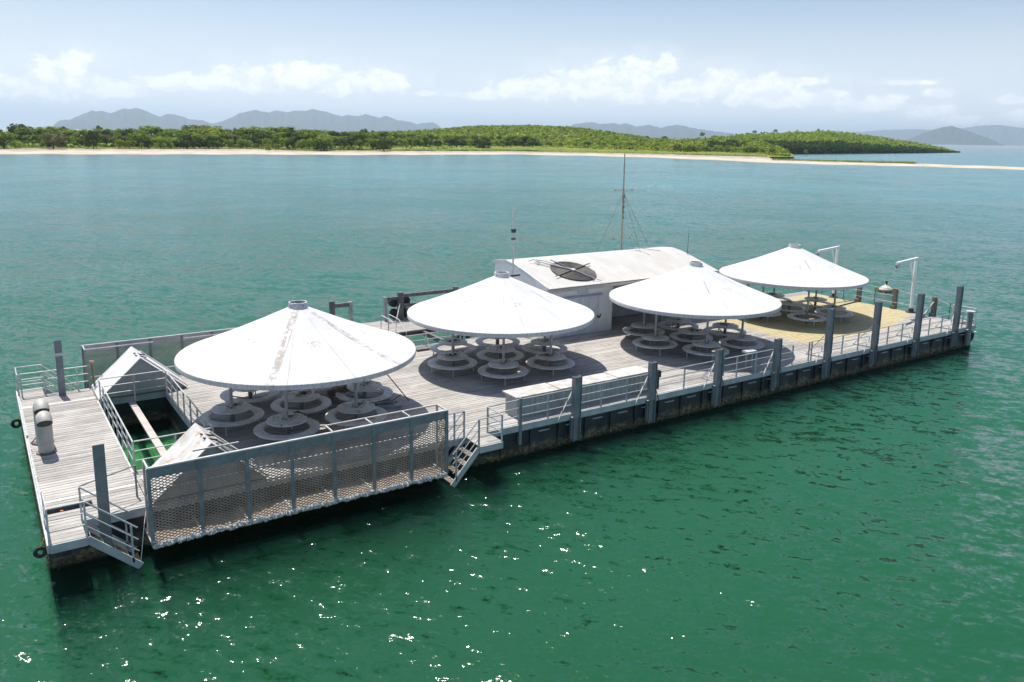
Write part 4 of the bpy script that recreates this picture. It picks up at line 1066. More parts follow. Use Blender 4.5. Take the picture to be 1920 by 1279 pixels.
# triangular hoods over the ends of the well
def hood(y0, y1, X0, Xa, X1, z0, za, m_, label, hatch):
    t = thing('well_hood', label, 'hood', (X0, y0, z0))
    def slab(p, q_, r, s, nm, mm, th=0.03):
        b = MB(); p, q_, r, s = map(Vector, (p, q_, r, s)); nrm = (q_-p).cross(s-p).normalized()*th
        i = len(b.v); b.v += [tuple(v) for v in (p, q_, r, s, p-nrm, q_-nrm, r-nrm, s-nrm)]
        b.f += [(0,1,2,3),(7,6,5,4),(0,4,5,1),(1,5,6,2),(2,6,7,3),(3,7,4,0)]; return b.build(nm, mm, t)
    slab((X0,y0,z0),(Xa,y0,za),(Xa,y1,za-0.02),(X0,y1,z0),'left_slope',m_)
    slab((Xa+0.01,y0,za),(X1,y0,z0),(X1,y1,z0),(Xa+0.01,y1,za-0.02),'right_slope',m_)
    for yy in (y0+0.04, y1-0.07):
        b = MB(); b.poly_prism([(X0+0.08,z0-0.0),(Xa,za-0.05),(X1-0.08,z0-0.0)], 'y', yy, yy+0.03); b.build('end_plate', CABIN, t)
    b = MB(); b.bar((Xa+0.12,y0-0.02,za+0.0),(X1+0.02,y0-0.02,z0+0.06),0.06,0.05); b.build('edge_strip', m_, t)
    b = MB(); b.bar((Xa+0.18,(y0+y1)/2,za+0.0),(X1-0.1,(y0+y1)/2,z0+0.2),0.14,0.05); b.build('cover_strip', m_, t)
    for k in range(2):
        b = MB(); b.bar((Xa-0.1,y0+0.55+0.4*k,za-0.01),(Xa+0.32,y0+0.6+0.4*k,za-0.16),0.07,0.04); b.build('clamp_bar', DARKM, t)
    if hatch:
        b = MB(); b.bar((Xa+0.35,y0+0.45,za-0.26),(Xa+0.95,y0+0.45,za-0.72),0.5,0.03); b.build('dark_hatch', DARKM, t)
        for yy in (y0+0.2, y0+0.72):
            b = MB(); b.bar((Xa+0.25,yy,za-0.15),(Xa+1.15,yy,za-0.84),0.05,0.05); b.build('hatch_rim', m_, t)
    return t
hood(10.75, 12.95, 2.62, 4.24, 5.95, 1.36, 2.85, HOODM, 'white triangular hood over the far end of the open well', False)
hood(-0.02, 2.05, 2.72, 4.40, 6.0, 1.36, 2.82, RUSTHOOD, 'rust streaked triangular hood over the near end of the well', True)
# ------------------------------------------------------------------ gooseneck vents
def vent(x, y, top, label, s=1.0):
    t = thing('gooseneck_vent', label, 'vent', (x, y, DZ)); R = 0.235*s
    pts = [(x, y, DZ+0.02), (x, y, top-0.52)]
    for k in range(1, 10):
        a = PI*0.80*k/9; pts.append((x, y-0.27+0.27*math.cos(a), top-0.52+0.30*math.sin(a)))
    q = MB(); q.tube(pts, R, 20, caps=False); q.build('pipe', VENTM, t, smooth=True)
    q = MB(); q.lathe([(R+0.002,DZ),(R+0.07,DZ),(R+0.07,DZ+0.05),(R+0.002,DZ+0.05)], (x,y), 20, closed_prof=True); q.build('base_flange', TIMBER, t)
    e = Vector(pts[-1]); d = (e - Vector(pts[-2])).normalized()
    q = MB(); q.tube([e, e+d*0.02], R*0.97, 20); q.build('mouth_screen', DARKM, t)
    return t
vent(0.46, 5.9, 2.80, 'nearer of the two grey gooseneck vents on the left pontoon')
vent(0.46, 6.9, 2.92, 'farther of the two grey gooseneck vents, half hidden by the other')
# ------------------------------------------------------------------ picnic tables
def picnic_table():
    t = thing('round_table', '', 'table', (0,0,0), 'round picnic tables with ring seats under the umbrellas')
    q = MB(); q.lathe([(0.0,0.752),(0.66,0.752),(0.695,0.735),(0.695,0.70),(0.64,0.69),(0.0,0.69)], n=40); q.build('table_top', TABLE, t, smooth=True)
    q = MB(); q.lathe([(0.80,0.45),(1.10,0.45),(1.13,0.435),(1.13,0.395),(1.10,0.385),(0.80,0.385),(0.775,0.40),(0.775,0.435)], n=56, closed_prof=True); q.build('ring_seat', TABLE, t, smooth=True)
    q = MB(); q.tube([(0,0,0),(0,0,0.695)], 0.08, 12); q.build('pedestal', POSTM, t, smooth=True)
    for k in range(4):
        a = PI/4 + k*PI/2 + 0.3; c_, s_ = math.cos(a), math.sin(a)
        q = MB(); q.tube([(0.95*c_,0.95*s_,0),(0.95*c_,0.95*s_,0.39)], 0.026, 8); q.build('seat_leg', PALE, t)
        q = MB(); q.bar((0.08*c_,0.08*s_,0.22),(0.93*c_,0.93*s_,0.34),0.04,0.04); q.build('spoke', STEEL, t)
    return t
T0 = picnic_table(); first = [True]
def litter(t, seed):
    """heap of dead leaves and twigs left on a table top"""
    rg2 = random.Random(seed); q = MB(); cx = rg2.uniform(-.25,.25); cy = rg2.uniform(-.2,.3)
    for i in range(90):
        a = rg2.uniform(0,6.28); r = abs(rg2.gauss(0,0.2)); px = cx+r*math.cos(a)*1.4; py = cy+r*math.sin(a)
        if math.hypot(px,py) > 0.62: continue
        L = rg2.uniform(0.02,0.07); b = rg2.uniform(0,6.28); z = 0.757+rg2.uniform(0,0.03)
        dx, dy = math.cos(b)*L, math.sin(b)*L; w = 0.35
        q.quad((px-dx,py-dy,z),(px+dy*w,py-dx*w,z+rg2.uniform(0,0.03)),(px+dx,py+dy,z),(px-dy*w,py+dx*w,z+0.01))
    return q
LITTER = mat('dead_leaves', (0.09,0.07,0.035), 0.95, var=(0.14,0.11,0.04), vscale=8, coord='obj')
UMB = [((8.93,5.19),'left'),((19.33,7.26),'second'),((29.97,5.24),'third'),((40.9,7.5),'far right')]
HEXA = [(-120,'near left'),(180,'left'),(None,'centre'),(-60,'near right'),(0,'right'),(60,'far right'),(120,'far left')]
UN = {'left':'under the big left umbrella','second':'under the umbrella by the shed doors','third':'under the umbrella above the railing gap','far right':'under the umbrella on the yellow deck'}
PL = {'near left':'front left','left':'outer left','centre':'central','near right':'front right','right':'outer right','far right':'rear right','far left':'rear left'}
for ui, ((cx, cy), un) in enumerate(UMB):
    for hi, (a, pn) in enumerate(HEXA):
        if a is None: x, y = cx, cy
        else: x, y = cx + 2.59*math.cos(math.radians(a)), cy + 2.59*math.sin(math.radians(a))
        lit = (ui*7+hi*3) % 5 < 2
        lab = PL[pn] + ' round table ' + UN[un] + (', dead leaves on it' if lit else ', top bare')
        notop = (ui == 3 and pn == 'near left')
        if notop: lab = 'front left ring seat under the umbrella on the yellow deck, its table top missing'
        if first[0]:
            t = T0; t.location = (x, y, DZ); t['label'] = lab; first[0] = False
        else: t = copy_thing(T0, (x, y, DZ), lab, rotz=None, skip=('table_top',) if notop else ())
        t.rotation_euler = (0, 0, 0)
        if lit and not notop:
            o = bpy.data.objects.new('leaf_litter', litter(t, ui*10+hi).mesh('leaf_litter', LITTER)); COL.objects.link(o); o.parent = t; o['kind'] = 'stuff'
# ------------------------------------------------------------------ umbrellas
def umbrella(cx, cy, label, cone_m, cap_m, rot=0.0):
    t = thing('cone_umbrella', label, 'umbrella', (cx, cy, DZ), 'large white conical umbrellas on the deck')
    zr = 3.83-DZ; za = 5.50-DZ; R = 4.36; rc = 0.36; th = 0.03
    n = 12; prof = []
    for k in range(9):
        f = k/8; r = R + (rc-R)*f
        z = zr + (za-zr)*(f + 0.030*math.sin(PI*f)*-1.0)
        prof.append((r, z))
    outer = prof; inner = [(r, z-th) for (r, z) in reversed(prof)]
    fas = [(R-0.02, zr-0.17), (R, zr-0.17), (R+0.004, zr-0.01)]
    pr = fas + outer + inner[:-1] + [(R-0.035, zr-0.03)]
    for k in range(n):
        q = MB(); q.lathe(pr, n=16, a0=rot+2*PI*k/n+0.0007, a1=rot+2*PI*(k+1)/n-0.0007, closed_prof=True)
        o = bpy.data.objects.new('canopy_panel', q.mesh('canopy_panel', cone_m, smooth=True)); COL.objects.link(o); o.parent = t
    q = MB(); q.lathe([(rc-0.02,za-0.06),(rc+0.015,za-0.06),(rc-0.035,za+0.17),(rc-0.025,za+0.20),(rc-0.065,za+0.20),(rc-0.06,za+0.15)], n=28, closed_prof=True)
    o = bpy.data.objects.new('vent_cap', q.mesh('vent_cap', cap_m, smooth=True)); COL.objects.link(o); o.parent = t; capo = o
    for a in (0.3, 0.3+PI/2):
        q = MB(); q.bar((-rc*math.cos(a),-rc*math.sin(a),za+0.1),(rc*math.cos(a),rc*math.sin(a),za+0.1),0.05); o = bpy.data.objects.new('cap_bar', q.mesh('cap_bar', STEEL)); COL.objects.link(o); o.parent = capo
    slope = (za-zr)/(R-rc)
    for k in range(6):
        a = math.radians(60*k); c_, s_ = math.cos(a), math.sin(a); zc = zr + slope*(R-2.59) - th - 0.06
        q = MB(); q.tube([(2.59*c_,2.59*s_,0),(2.59*c_,2.59*s_,zc)], 0.058, 12)
        o = bpy.data.objects.new('post', q.mesh('post', STEEL, smooth=True)); COL.objects.link(o); o.parent = t
        for sgn in (-1, 1):
            r2 = 2.59 + 0.42*sgn; z2 = zr + slope*(R-r2) - th - 0.03
            q = MB(); q.bar((2.59*c_,2.59*s_,zc-0.42),(r2*c_,r2*s_,z2),0.045); o = bpy.data.objects.new('knee_brace', q.mesh('knee_brace', STEEL)); COL.objects.link(o); o.parent = t
        q = MB(); q.bar(((rc+0.02)*c_,(rc+0.02)*s_,za-th-0.05),((R-0.08)*c_,(R-0.08)*s_,zr-th-0.045),0.05,0.08); o = bpy.data.objects.new('rafter', q.mesh('rafter', STEEL)); COL.objects.link(o); o.parent = t
    return t
def ang(x, y, c): return math.atan2(y-c[1], x-c[0])
dirt1 = (0.27,0.21,0.165)
s1 = [(-2.12, 0.17, 0.62, dirt1), (-1.0, 0.15, 0.75, (0.30,0.26,0.23)), (ang(5.0,3.9,UMB[0][0]), 0.16, 0.30, (0.55,0.52,0.49))]
s2 = [(ang(17.9,3.2,UMB[1][0]), 0.25, 0.22, (0.55,0.50,0.46)), (-0.9, 0.3, 0.25, (0.55,0.50,0.46))]
s3 = [(-1.9, 0.16, 0.28, (0.6,0.57,0.50)), (-0.7, 0.2, 0.15, (0.6,0.57,0.50))]
s4 = [(-1.55, 0.14, 0.40, (0.5,0.42,0.36)), (-2.4, 0.2, 0.25, (0.55,0.5,0.45))]
umbrella(*UMB[0][0], 'white conical umbrella with brown streaked seams at the left of the barge', cone_material('umbrella_white', s1, 0.1, 0.1), CAPM, 0.1)
umbrella(*UMB[1][0], 'smooth white conical umbrella in front of the shed, second from the left', cone_material('umbrella_white', s2, 1.3, 0.2), CAPW, 0.2)
umbrella(*UMB[2][0], 'white conical umbrella right of the shed doors with its rim over the railing', cone_material('umbrella_white', s3, 2.1, 0.15), CAPW, 0.15)
umbrella(*UMB[3][0], 'white conical umbrella standing on the yellow deck at the far right', cone_material('umbrella_white', s4, 2.9, 0.3), CAPW, 0.3)

# ------------------------------------------------------------------ shed with curved roof
HX0, HX1, HY0 = 23.92, 36.6, 9.92
RP = [(9.70,4.06),(10.8,4.36),(11.9,4.66),(12.8,4.88),(13.7,4.99),(14.5,4.92),(15.1,4.80)]
def rz(y): return float(np.interp(y, [p[0] for p in RP], [p[1] for p in RP]))
shed = thing('shed', 'white deck shed with curved corrugated roof and double doors', 'shed', (HX0, HY0, DZ))
q = MB(); q.box(HX0, 28.5, HY0, HY0+0.08, DZ, 4.0); q.build('front_wall', WHITE, shed)
q = MB(); q.poly_prism([(HY0+0.083,DZ)]+[(HY0+0.083, rz(HY0)-0.03)]+[(y, z-0.03) for y, z in RP[1:-1]]+[(15.0,4.78),(15.0,DZ)], 'x', HX0, HX0+0.08); q.build('end_wall', WHITE, shed)
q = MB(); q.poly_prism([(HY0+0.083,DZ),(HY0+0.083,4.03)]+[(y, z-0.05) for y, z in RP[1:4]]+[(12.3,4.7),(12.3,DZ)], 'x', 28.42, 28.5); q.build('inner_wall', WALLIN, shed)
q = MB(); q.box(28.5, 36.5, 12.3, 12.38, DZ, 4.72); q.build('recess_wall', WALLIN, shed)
q = MB(); q.poly_prism([(12.39,DZ)]+[(y, z-0.05) for y, z in [(12.39,4.76)]+RP[4:-1]]+[(15.0,4.76),(15.0,DZ)], 'x', 36.42, 36.5); q.build('end_wall', WHITE, shed)
q = MB(); q.box(HX0+0.1, 36.4, 15.02, 15.08, DZ, 4.5); q.build('back_wall', WHITE, shed)
for X_ in (32.4, 36.4):
    q = MB(); q.box(X_-0.05, X_+0.05, 9.93, 10.03, DZ, 4.05); q.build('roof_post', STEEL, shed)
# curved gable plate standing above the roof line at the left end
q = MB(); P_ = [(9.66,3.98)]+[(y, z+0.10) for y, z in RP[:7]]; Pb = [(y, z-0.06) for y, z in reversed(RP[:7])]
q.poly_prism(P_+Pb, 'x', HX0-0.14, HX0-0.06); q.build('gable_trim', mat('gable_trim_paint',(0.66,0.67,0.70),0.5, var=(0.5,0.52,0.56), vscale=2), shed)
# eave gutter beam
q = MB(); q.box(HX0-0.05, HX1, 9.69, 9.74, 3.84, 4.015); q.build('eave_board', mat('eave_paint',(0.50,0.47,0.43),0.6, var=(0.40,0.37,0.34), vscale=3), shed)
# corrugated sheets, one part each
ns = 16; wsh = (HX1-HX0+0.1)/ns; ys_ = np.linspace(9.62, 15.15, 20)
for k in range(ns):
    q = MB(); xa = HX0-0.05+k*wsh; m_n = 8*6
    lift = 0.004*(k % 2)
    cols = [xa + (wsh+0.03)*i/m_n for i in range(m_n+1)]
    for y in ys_:
        for x in cols: q.v.append((x, y, rz(y) + 0.022 + lift + 0.013*math.cos(2*PI*(x-HX0)/(wsh/8))))
    nc = m_n+1
    for j in range(len(ys_)-1):
        for i in range(m_n): a = j*nc+i; q.f.append((a, a+1, a+nc+1, a+nc))
    q.build('roof_sheet', ROOFM, shed, smooth=True)
# doors
DF = mat('door_paint', (0.70,0.72,0.75), 0.5, var=(0.60,0.62,0.66), vscale=2, stretch=(3,1,0.5))
HEAD = mat('door_head_paint', (0.36,0.37,0.39), 0.6)
dx = [(24.95,26.12),(26.16,27.46)]
for (a, b) in dx:
    d_ = MB(); d_.box(a, b, HY0-0.035, HY0-0.003, DZ+0.03, 3.38); od = d_.build('door', DF, shed)
d_ = MB(); d_.box(24.7, 27.68, HY0-0.12, HY0-0.003, 3.40, 3.50); d_.build('door_head', HEAD, shed)
d_ = MB(); d_.box(27.47, 27.50, HY0-0.06, HY0-0.003, DZ, 3.40); d_.build('door_jamb', WHITE, shed)
d_ = MB(); d_.bar((27.38,HY0-0.07,2.27),(27.5,HY0-0.07,2.10),0.03,0.05); d_.bar((27.5,HY0-0.07,2.10),(27.64,HY0-0.07,2.30),0.03,0.06); d_.bar((27.4,HY0-0.07,2.16),(27.6,HY0-0.07,2.16),0.03,0.04); d_.build('padlock_hasp', DARKM, od)
d_ = MB(); d_.box(28.505,28.53,10.0,10.3,1.9,3.2); d_.build('cable_tray', DARKM, shed)
d_ = MB(); d_.box(28.505,28.60,9.98,10.12,2.35,2.6); d_.build('switch_box', PALE, shed)
# faded lettering on the wall over the doors
def lettering(body, x, z, size, y, parent, name='faded_lettering', mtl=FOAM):
    cu = bpy.data.curves.new('tmp', 'FONT'); cu.body = body; cu.size = size; cu.extrude = 0.002
    o = bpy.data.objects.new('tmp', cu); COL.objects.link(o); bpy.context.view_layer.update()
    me = bpy.data.meshes.new_from_object(o.evaluated_get(bpy.context.evaluated_depsgraph_get()))
    bpy.data.objects.remove(o); me.materials.clear(); me.materials.append(mtl)
    me.transform(Matrix.Rotation(PI/2, 4, 'X')); me.transform(Matrix.Translation(Vector((x, y, z)) - wloc(parent)))
    r = bpy.data.objects.new(name, me); COL.objects.link(r); r.parent = parent; return r
INK = mat('faded_ink_blue', (0.30,0.32,0.50), 0.6, var=(0.60,0.61,0.66), vscale=7, vmix=0.3)
lettering('Reef', 25.95, 3.57, 0.44, HY0-0.004, shed, mtl=INK)
# solar coil on the roof ---------------------------------------------------
cxy = (26.75, 11.35); tilt = math.atan2(rz(12.6)-rz(10.2), 2.4)
coil = thing('roof_coil', 'dark round coil of hose lying on the shed roof', 'coil', (cxy[0], cxy[1], rz(cxy[1])+0.06))
ML = Matrix.Rotation(tilt, 4, 'X')
def lp(x, y, z=0.0): v = ML @ Vector((x, y, z)); return (v[0]+coil.location[0], v[1]+coil.location[1], v[2]+coil.location[2])
q = MB(); turns = 24; pts = []
for k in range(turns*36):
    a = 2*PI*k/36; r = 0.14 + (1.30-0.14)*k/(turns*36); pts.append(lp(r*math.cos(a), r*math.sin(a), 0.02))
q.tube(pts, 0.0295, 6); q.build('hose', COILM, coil, smooth=True)
q = MB(); q.lathe([(0.0,-0.02),(1.28,-0.02),(1.28,-0.008),(0,-0.008)], n=40); q.v = [lp(*v) for v in q.v]; q.build('backing_disc', DARKM, coil)
for (a, L0, L1, w, m_) in ((0.35,-1.75,1.75,0.045,TIMBER),(1.9,-1.5,1.6,0.045,STEEL)):
    q = MB(); q.bar(lp(L0*math.cos(a),L0*math.sin(a),0.09), lp(L1*math.cos(a),L1*math.sin(a),0.09), w, 0.05); q.build('batten', m_, coil)
q = MB(); q.bar(lp(0,0,0.1), lp(0.75,-1.65,0.06), 0.035, 0.03); q.build('batten', STEEL, coil)
q = MB(); q.bar(lp(-0.1,0.05,0.1), lp(-1.5,1.45,0.10), 0.09, 0.05); q.build('batten', PALE, coil)
for k in range(5):
    q = MB(); q.bar(lp(-1.5-0.07*k+0.1,1.45-0.0*k,0.1), lp(-1.52-0.07*k+0.1,1.22,0.02), 0.02); q.build('tine', STEEL, coil)
q = MB(); q.tube([lp(-0.5,0.6,0.1),lp(-1.0,1.35,0.12),lp(-1.65,1.65,0.12),lp(-1.95,1.6,0.08)], 0.025, 6); q.build('feed_pipe', STEEL, coil)
q = MB(); q.lathe([(0,0.05),(0.13,0.05),(0.13,0.12),(0,0.13)], n=12); q.v = [lp(*v) for v in q.v]; q.build('hub', PALE, coil)
# aerials and mast ---------------------------------------------------------
t = thing('aerial_mast', 'thin white pole with small fittings at the left end of the shed', 'mast', (23.2, 12.0, 4.0))
q = MB(); q.tube([(23.15,12.0,DZ),(23.15,12.0,7.9)], 0.045, 8); q.build('pole', PALE, t)
q = MB(); q.tube([(23.15,12.0,7.9),(23.15,12.0,8.1)], 0.06, 8); q.build('tip_lamp', PALE, t)
for (z, w) in ((6.98,0.13),(6.88,0.1),(6.5,0.1)):
    q = MB(); q.box(23.15-w,23.15+w,11.93,12.07,z-0.045,z+0.045); q.build('fitting', DARKM, t)
q = MB(); q.box(23.02,23.6,11.95,12.05,4.46,4.54); q.build('wall_bracket', DARKM, t)
t = thing('whip_aerial', 'thin black whip aerial rising behind the cap of the third umbrella', 'aerial', (36.55, 12.2, 4.6))
q = MB(); q.tube([(36.55,12.2,4.2),(36.6,12.2,6.3)], [0.022,0.010], 6); q.build('whip', DARKM, t)
RUSTP = mat('rusty_mast_paint', (0.42,0.38,0.33), 0.8, var=(0.24,0.17,0.12), vscale=5, stretch=(1,1,0.6))
t = thing('radio_mast', 'tall rusty guyed mast with two crossbars behind the shed roof', 'mast', (33.5, 15.0, 4.6))
q = MB(); q.tube([(33.5,15,4.4),(33.47,15,8.75)], 0.062, 8); q.build('lower_tube', RUSTP, t)
q = MB(); q.tube([(33.47,15,8.75),(33.44,15,10.85),(33.44,15,11.0)], [0.045,0.035,0.014], 8); q.build('upper_tube', RUSTP, t)
for (z, w) in ((8.68,0.70),(5.62,0.70)):
    q = MB(); q.bar((33.48-w,15,z),(33.48+w,15,z),0.028); q.build('crossbar', RUSTP, t)
    q = MB(); q.bar((33.48,14.6,z+0.01),(33.48,15.4,z+0.01),0.026); q.build('crossbar', RUSTP, t)
    for s_ in (-1, 1):
        q = MB(); q.tube([(33.48+s_*w,15,z-0.05),(33.48+s_*w,15,z+0.05)], 0.03, 6); q.build('insulator', DARKM, t)
for k in range(5):
    q = MB(); q.box(33.46,33.56,14.93,15.07,6.9+0.33*k,7.0+0.33*k); q.build('clamp', DARKM, t)
for (a, b) in ((31.42,15.0),(35.95,15.0),(33.5,13.2)):
    q = MB(); q.tube([(33.48,15,8.55),(a,b,4.8 if b > 14 else 4.95)], 0.012, 4); q.build('guy_wire', DARKM, t)
t = thing('roof_pipe', 'short thin pipe lying on the right part of the shed roof', 'pipe', (34.5, 13.6, 5.05))
q = MB(); q.tube([(33.7,14.1,5.08),(34.0,13.8,5.12),(34.9,12.9,5.0)], 0.02, 6); q.build('pipe', STEEL, t)

# ------------------------------------------------------------------ grey cabinet / bench store
t = thing('long_cabinet', 'long low grey storage cabinet with stained white lid behind the railing', 'cabinet', (15.7, 0.45, DZ))
q = MB(); q.box(15.72, 22.5, 0.50, 1.30, DZ, 2.12); bodyo = q.build('body', CABIN, t)
for k in range(26):
    xx = 15.8 + k*0.256; q = MB(); q.box(xx, xx+0.20, 0.484, 0.498, DZ+0.05, 2.08)
    q.build('front_panel', CABIN, bodyo)
for (a, b, dz, y1) in ((15.64,17.7,0.0,1.42),(17.72,18.9,0.012,1.34),(18.92,20.7,-0.004,1.32),(20.72,22.62,0.01,1.36)):
    q = MB(); q.box(a, b, 0.42, y1, 2.125+dz, 2.185+dz); q.build('lid_sheet', LIDM, t)
for k in range(14):
    q = MB(); q.box(15.9+0.5*k, 15.94+0.5*k, 0.40, 0.419, 2.10, 2.19); q.build('lid_clip', STEEL, t)
t = thing('grab_stand', 'small grey stand with a tray top by the railing gap', 'stand', (28.75, 0.35, DZ))
q = MB(); q.box(28.45,29.05,0.2,0.6,2.18,2.28); q.build('tray', PALE, t)
for X_ in (28.55, 28.95):
    q = MB(); q.box(X_-0.03,X_+0.03,0.35,0.42,DZ,2.18); q.build('leg', STEEL, t)

# ------------------------------------------------------------------ davits
def davit(X_, Y_, top, label, L=2.15):
    t = thing('davit', label, 'davit', (X_, Y_, DZ))
    q = MB(); q.tube([(X_+0.05,Y_,DZ+0.25),(X_-0.0,Y_,2.8),(X_,Y_,top)], 0.105, 12); q.build('mast', WHITE, t, smooth=True)
    q = MB(); q.box(X_-L, X_+0.12, Y_-0.06, Y_+0.06, top-0.02, top+0.14)
    q.v = [(x, y, z - (X_-x)*0.075 if x < X_ else z) for (x, y, z) in q.v]; armo = q.build('arm', WHITE, t)
    q = MB(); q.tube([(X_-0.02,Y_,3.15),(X_-0.62,Y_,top-0.08)], 0.05, 8); q.build('strut', WHITE, t)
    q = MB(); q.tube([(X_+0.05,Y_,DZ),(X_+0.05,Y_,DZ+0.28)], 0.15, 12); q.build('base', DARKM, t)
    q = MB(); q.box(X_-0.22,X_+0.26,Y_-0.2,Y_+0.2,DZ+0.002,DZ+0.06); q.build('base_plate', DARKM, t)
    zz = top - L*0.075 - 0.12
    q = MB(); q.tube([(X_-L+0.1,Y_-0.05,zz),(X_-L+0.1,Y_+0.05,zz)], 0.13, 12); q.build('pulley', CARD, armo)
    q = MB(); q.box(X_-L-0.02,X_-L+0.2,Y_-0.075,Y_-0.055,zz-0.14,zz+0.14); q.build('pulley_cheek', PALE, armo)
    return t
davit(48.35, 3.95, 4.72, 'white steel davit arm at the right end of the deck')
davit(48.35, 9.55, 4.76, 'white davit rising behind the far right umbrella')
# timber posts on the end with rope
EG = 'short brown timber posts along the right end of the barge'
for (Y_, tz, lb) in ((7.85,2.65,'short timber post on the right end, behind the umbrella rim'),(5.28,2.6,'short timber post on the right end, between the two davits'),(2.67,2.5,'leaning timber post on the right end, nearest the bare deck')):
    t = thing('timber_post', lb, 'post', (48.7, Y_, DZ), EG)
    q = MB(); q.box(48.59,48.84,Y_-0.12,Y_+0.12,0.6,tz); q.build('post', TIMBER, t)
    q = MB(); q.box(48.36,48.58,Y_-0.16,Y_+0.10,DZ+0.002,DZ+0.2); q.build('foot_block', TIMBER, t)
    if Y_ < 3:
        q = MB(); q.bar((48.6,Y_,2.2),(48.1,Y_+0.3,DZ),0.09,0.05); q.build('brace', PALE, t)
t = thing('end_rope', 'slack pale rope strung along the tops of the right end posts', 'rope', (48.72, 6.0, 2.5))
pts = []
ys2 = [10.6, 7.85, 5.28, 2.67, 1.2]; zs2 = [2.75, 2.62, 2.57, 2.45, 2.0]
for k in range(4):
    for j in range(8):
        f = j/8; pts.append((48.72, ys2[k]+(ys2[k+1]-ys2[k])*f, zs2[k]+(zs2[k+1]-zs2[k])*f - 0.10*math.sin(PI*f)*(k < 3)))
q = MB(); q.tube(pts, 0.022, 5); q.build('line', ROPEM, t)
for zz, yy0, yy1 in ((1.75, 3.0, 11.8), (2.15, 5.3, 11.8)):
    q = MB(); q.tube([(48.55,yy0,zz),(48.55,(yy0+yy1)/2,zz-0.06),(48.55,yy1,zz)], 0.010, 4); q.build('line', STEEL, t)
for Y_ in (6.6, 8.9, 1.6, 10.6):
    t = thing('thin_stanchion', {6.6:'thin dark stanchion between the timber posts of the right end',8.9:'thin dark stanchion behind the far umbrella rim',1.6:'lone thin dark stanchion right of the leaning timber post',10.6:'thin dark stanchion at the far corner of the right end'}[Y_], 'stanchion', (48.55, Y_, DZ), 'thin stanchions along the right end')
    q = MB(); q.tube([(48.55,Y_,DZ),(48.55,Y_,2.35)], 0.02, 6); q.build('rod', DARKM, t)
t = thing('rope_pile', 'small heap of pale rope at the right tip of the deck', 'rope', (48.2, 0.6, DZ))
q = MB(); pts = []; rg = random.Random(5)
for k in range(90):
    a = k*0.62; r = 0.22*(0.5+0.5*math.sin(k*0.9+1)); pts.append((48.15+r*math.cos(a), 0.55+r*math.sin(a)*1.2, DZ+0.03+0.0018*k))
q.tube(pts, 0.025, 5); q.build('coil', LIDM, t)
# flat dark bars added as the davit arms' shadows on the deck
for (a, b, lb) in (((44.6,2.0,DZ+0.05),(48.2,2.9,DZ+0.08),'long dark bar standing in for the davit shadow across the bare grey deck end'),((45.0,7.3,DZ+0.04),(48.4,7.75,DZ+0.05),'dark bar standing in for the far davit shadow on the yellow deck')):
    t = thing('arm_shadow_bar', lb, 'bar', a); q = MB(); q.bar(a, b, 0.07, 0.05); q.build('bar', DARKM, t)
# rear gantries and fenders on the far platform -----------------------------
t = thing('berth_frame', 'small timber gantry frame at the left end of the far platform', 'frame', (15.2, 18, DZ))
q = MB(); q.box(15.05,15.32,17.9,18.1,-0.5,2.80); q.build('post', GREYTIM, t)
q = MB(); q.box(16.18,16.36,17.9,18.1,1.0,2.66); q.build('post', STEEL, t)
q = MB(); q.box(15.32,16.30,17.95,18.08,2.40,2.62); q.build('crossbeam', GREYTIM, t)
t = thing('berth_frame', 'long timber berth frame with two rails at the far platform', 'frame', (18.4, 18, DZ))
q = MB(); q.box(18.30,18.48,17.9,18.1,DZ-0.2,2.72); q.build('post', STEEL, t)
q = MB(); q.box(19.2,19.5,17.88,18.12,0.3,2.92); q.build('post', GREYTIM, t)
q = MB(); q.box(22.9,23.15,17.88,18.12,0.3,2.92); q.build('post', GREYTIM, t)
q = MB(); q.box(18.48,19.2,17.95,18.05,2.52,2.68); q.build('crossbeam', GREYTIM, t)
q = MB(); q.box(19.5,22.9,17.95,18.08,2.60,2.80); q.build('crossbeam', GREYTIM, t)
q = MB(); q.box(19.5,22.9,17.95,18.05,2.0,2.20); q.build('crossbeam', GREYTIM, t)
q = MB(); q.bar((19.25,17.85,2.3),(18.65,17.2,DZ),0.05); q.build('brace', PALE, t)
q = MB(); q.bar((19.5,17.85,2.2),(19.85,17.4,DZ),0.07); q.build('brace', GREYTIM, t)
for (x, z, lb) in ((19.05,2.32,'black drum fender, upper left on the berth frame post'),(19.78,2.32,'black drum fender, upper right on the berth frame post'),(19.1,1.6,'black drum fender, lower left on the berth frame post'),(19.8,1.6,'black drum fender, lower right on the berth frame post')):
    t = thing('drum_fender', lb, 'fender', (x, 18.3, z), 'black fenders on the berth frame')
    q = MB(); q.lathe([(0.1,-0.2),(0.26,-0.2),(0.3,-0.14),(0.3,0.14),(0.26,0.2),(0.1,0.2)], n=20, closed_prof=True); q.v = [(x+v[0], 18.32+v[2], z+v[1]) for v in q.v]; q.build('rubber', RUBBER, t, smooth=True)
t = thing('water_ladder', 'bent tube handrails of a ladder at the edge of the far platform', 'ladder', (17.35, 15.3, DZ))
for X_ in (17.0, 17.45):
    q = MB(); q.tube([(X_,15.6,DZ),(X_,15.5,2.3),(X_,14.3,2.25),(X_,13.4,1.75),(X_,13.3,1.0)], 0.024, 6); q.build('handrail', PALE, t)
    q = MB(); q.tube([(X_,14.7,1.0),(X_,14.6,2.25)], 0.02, 6); q.build('rail_post', PALE, t)
for k in range(4):
    q = MB(); q.bar((17.0,15.2-0.5*k,1.2-0.25*k),(17.45,15.2-0.5*k,1.2-0.25*k),0.12,0.03); q.build('rung', STEEL, t)
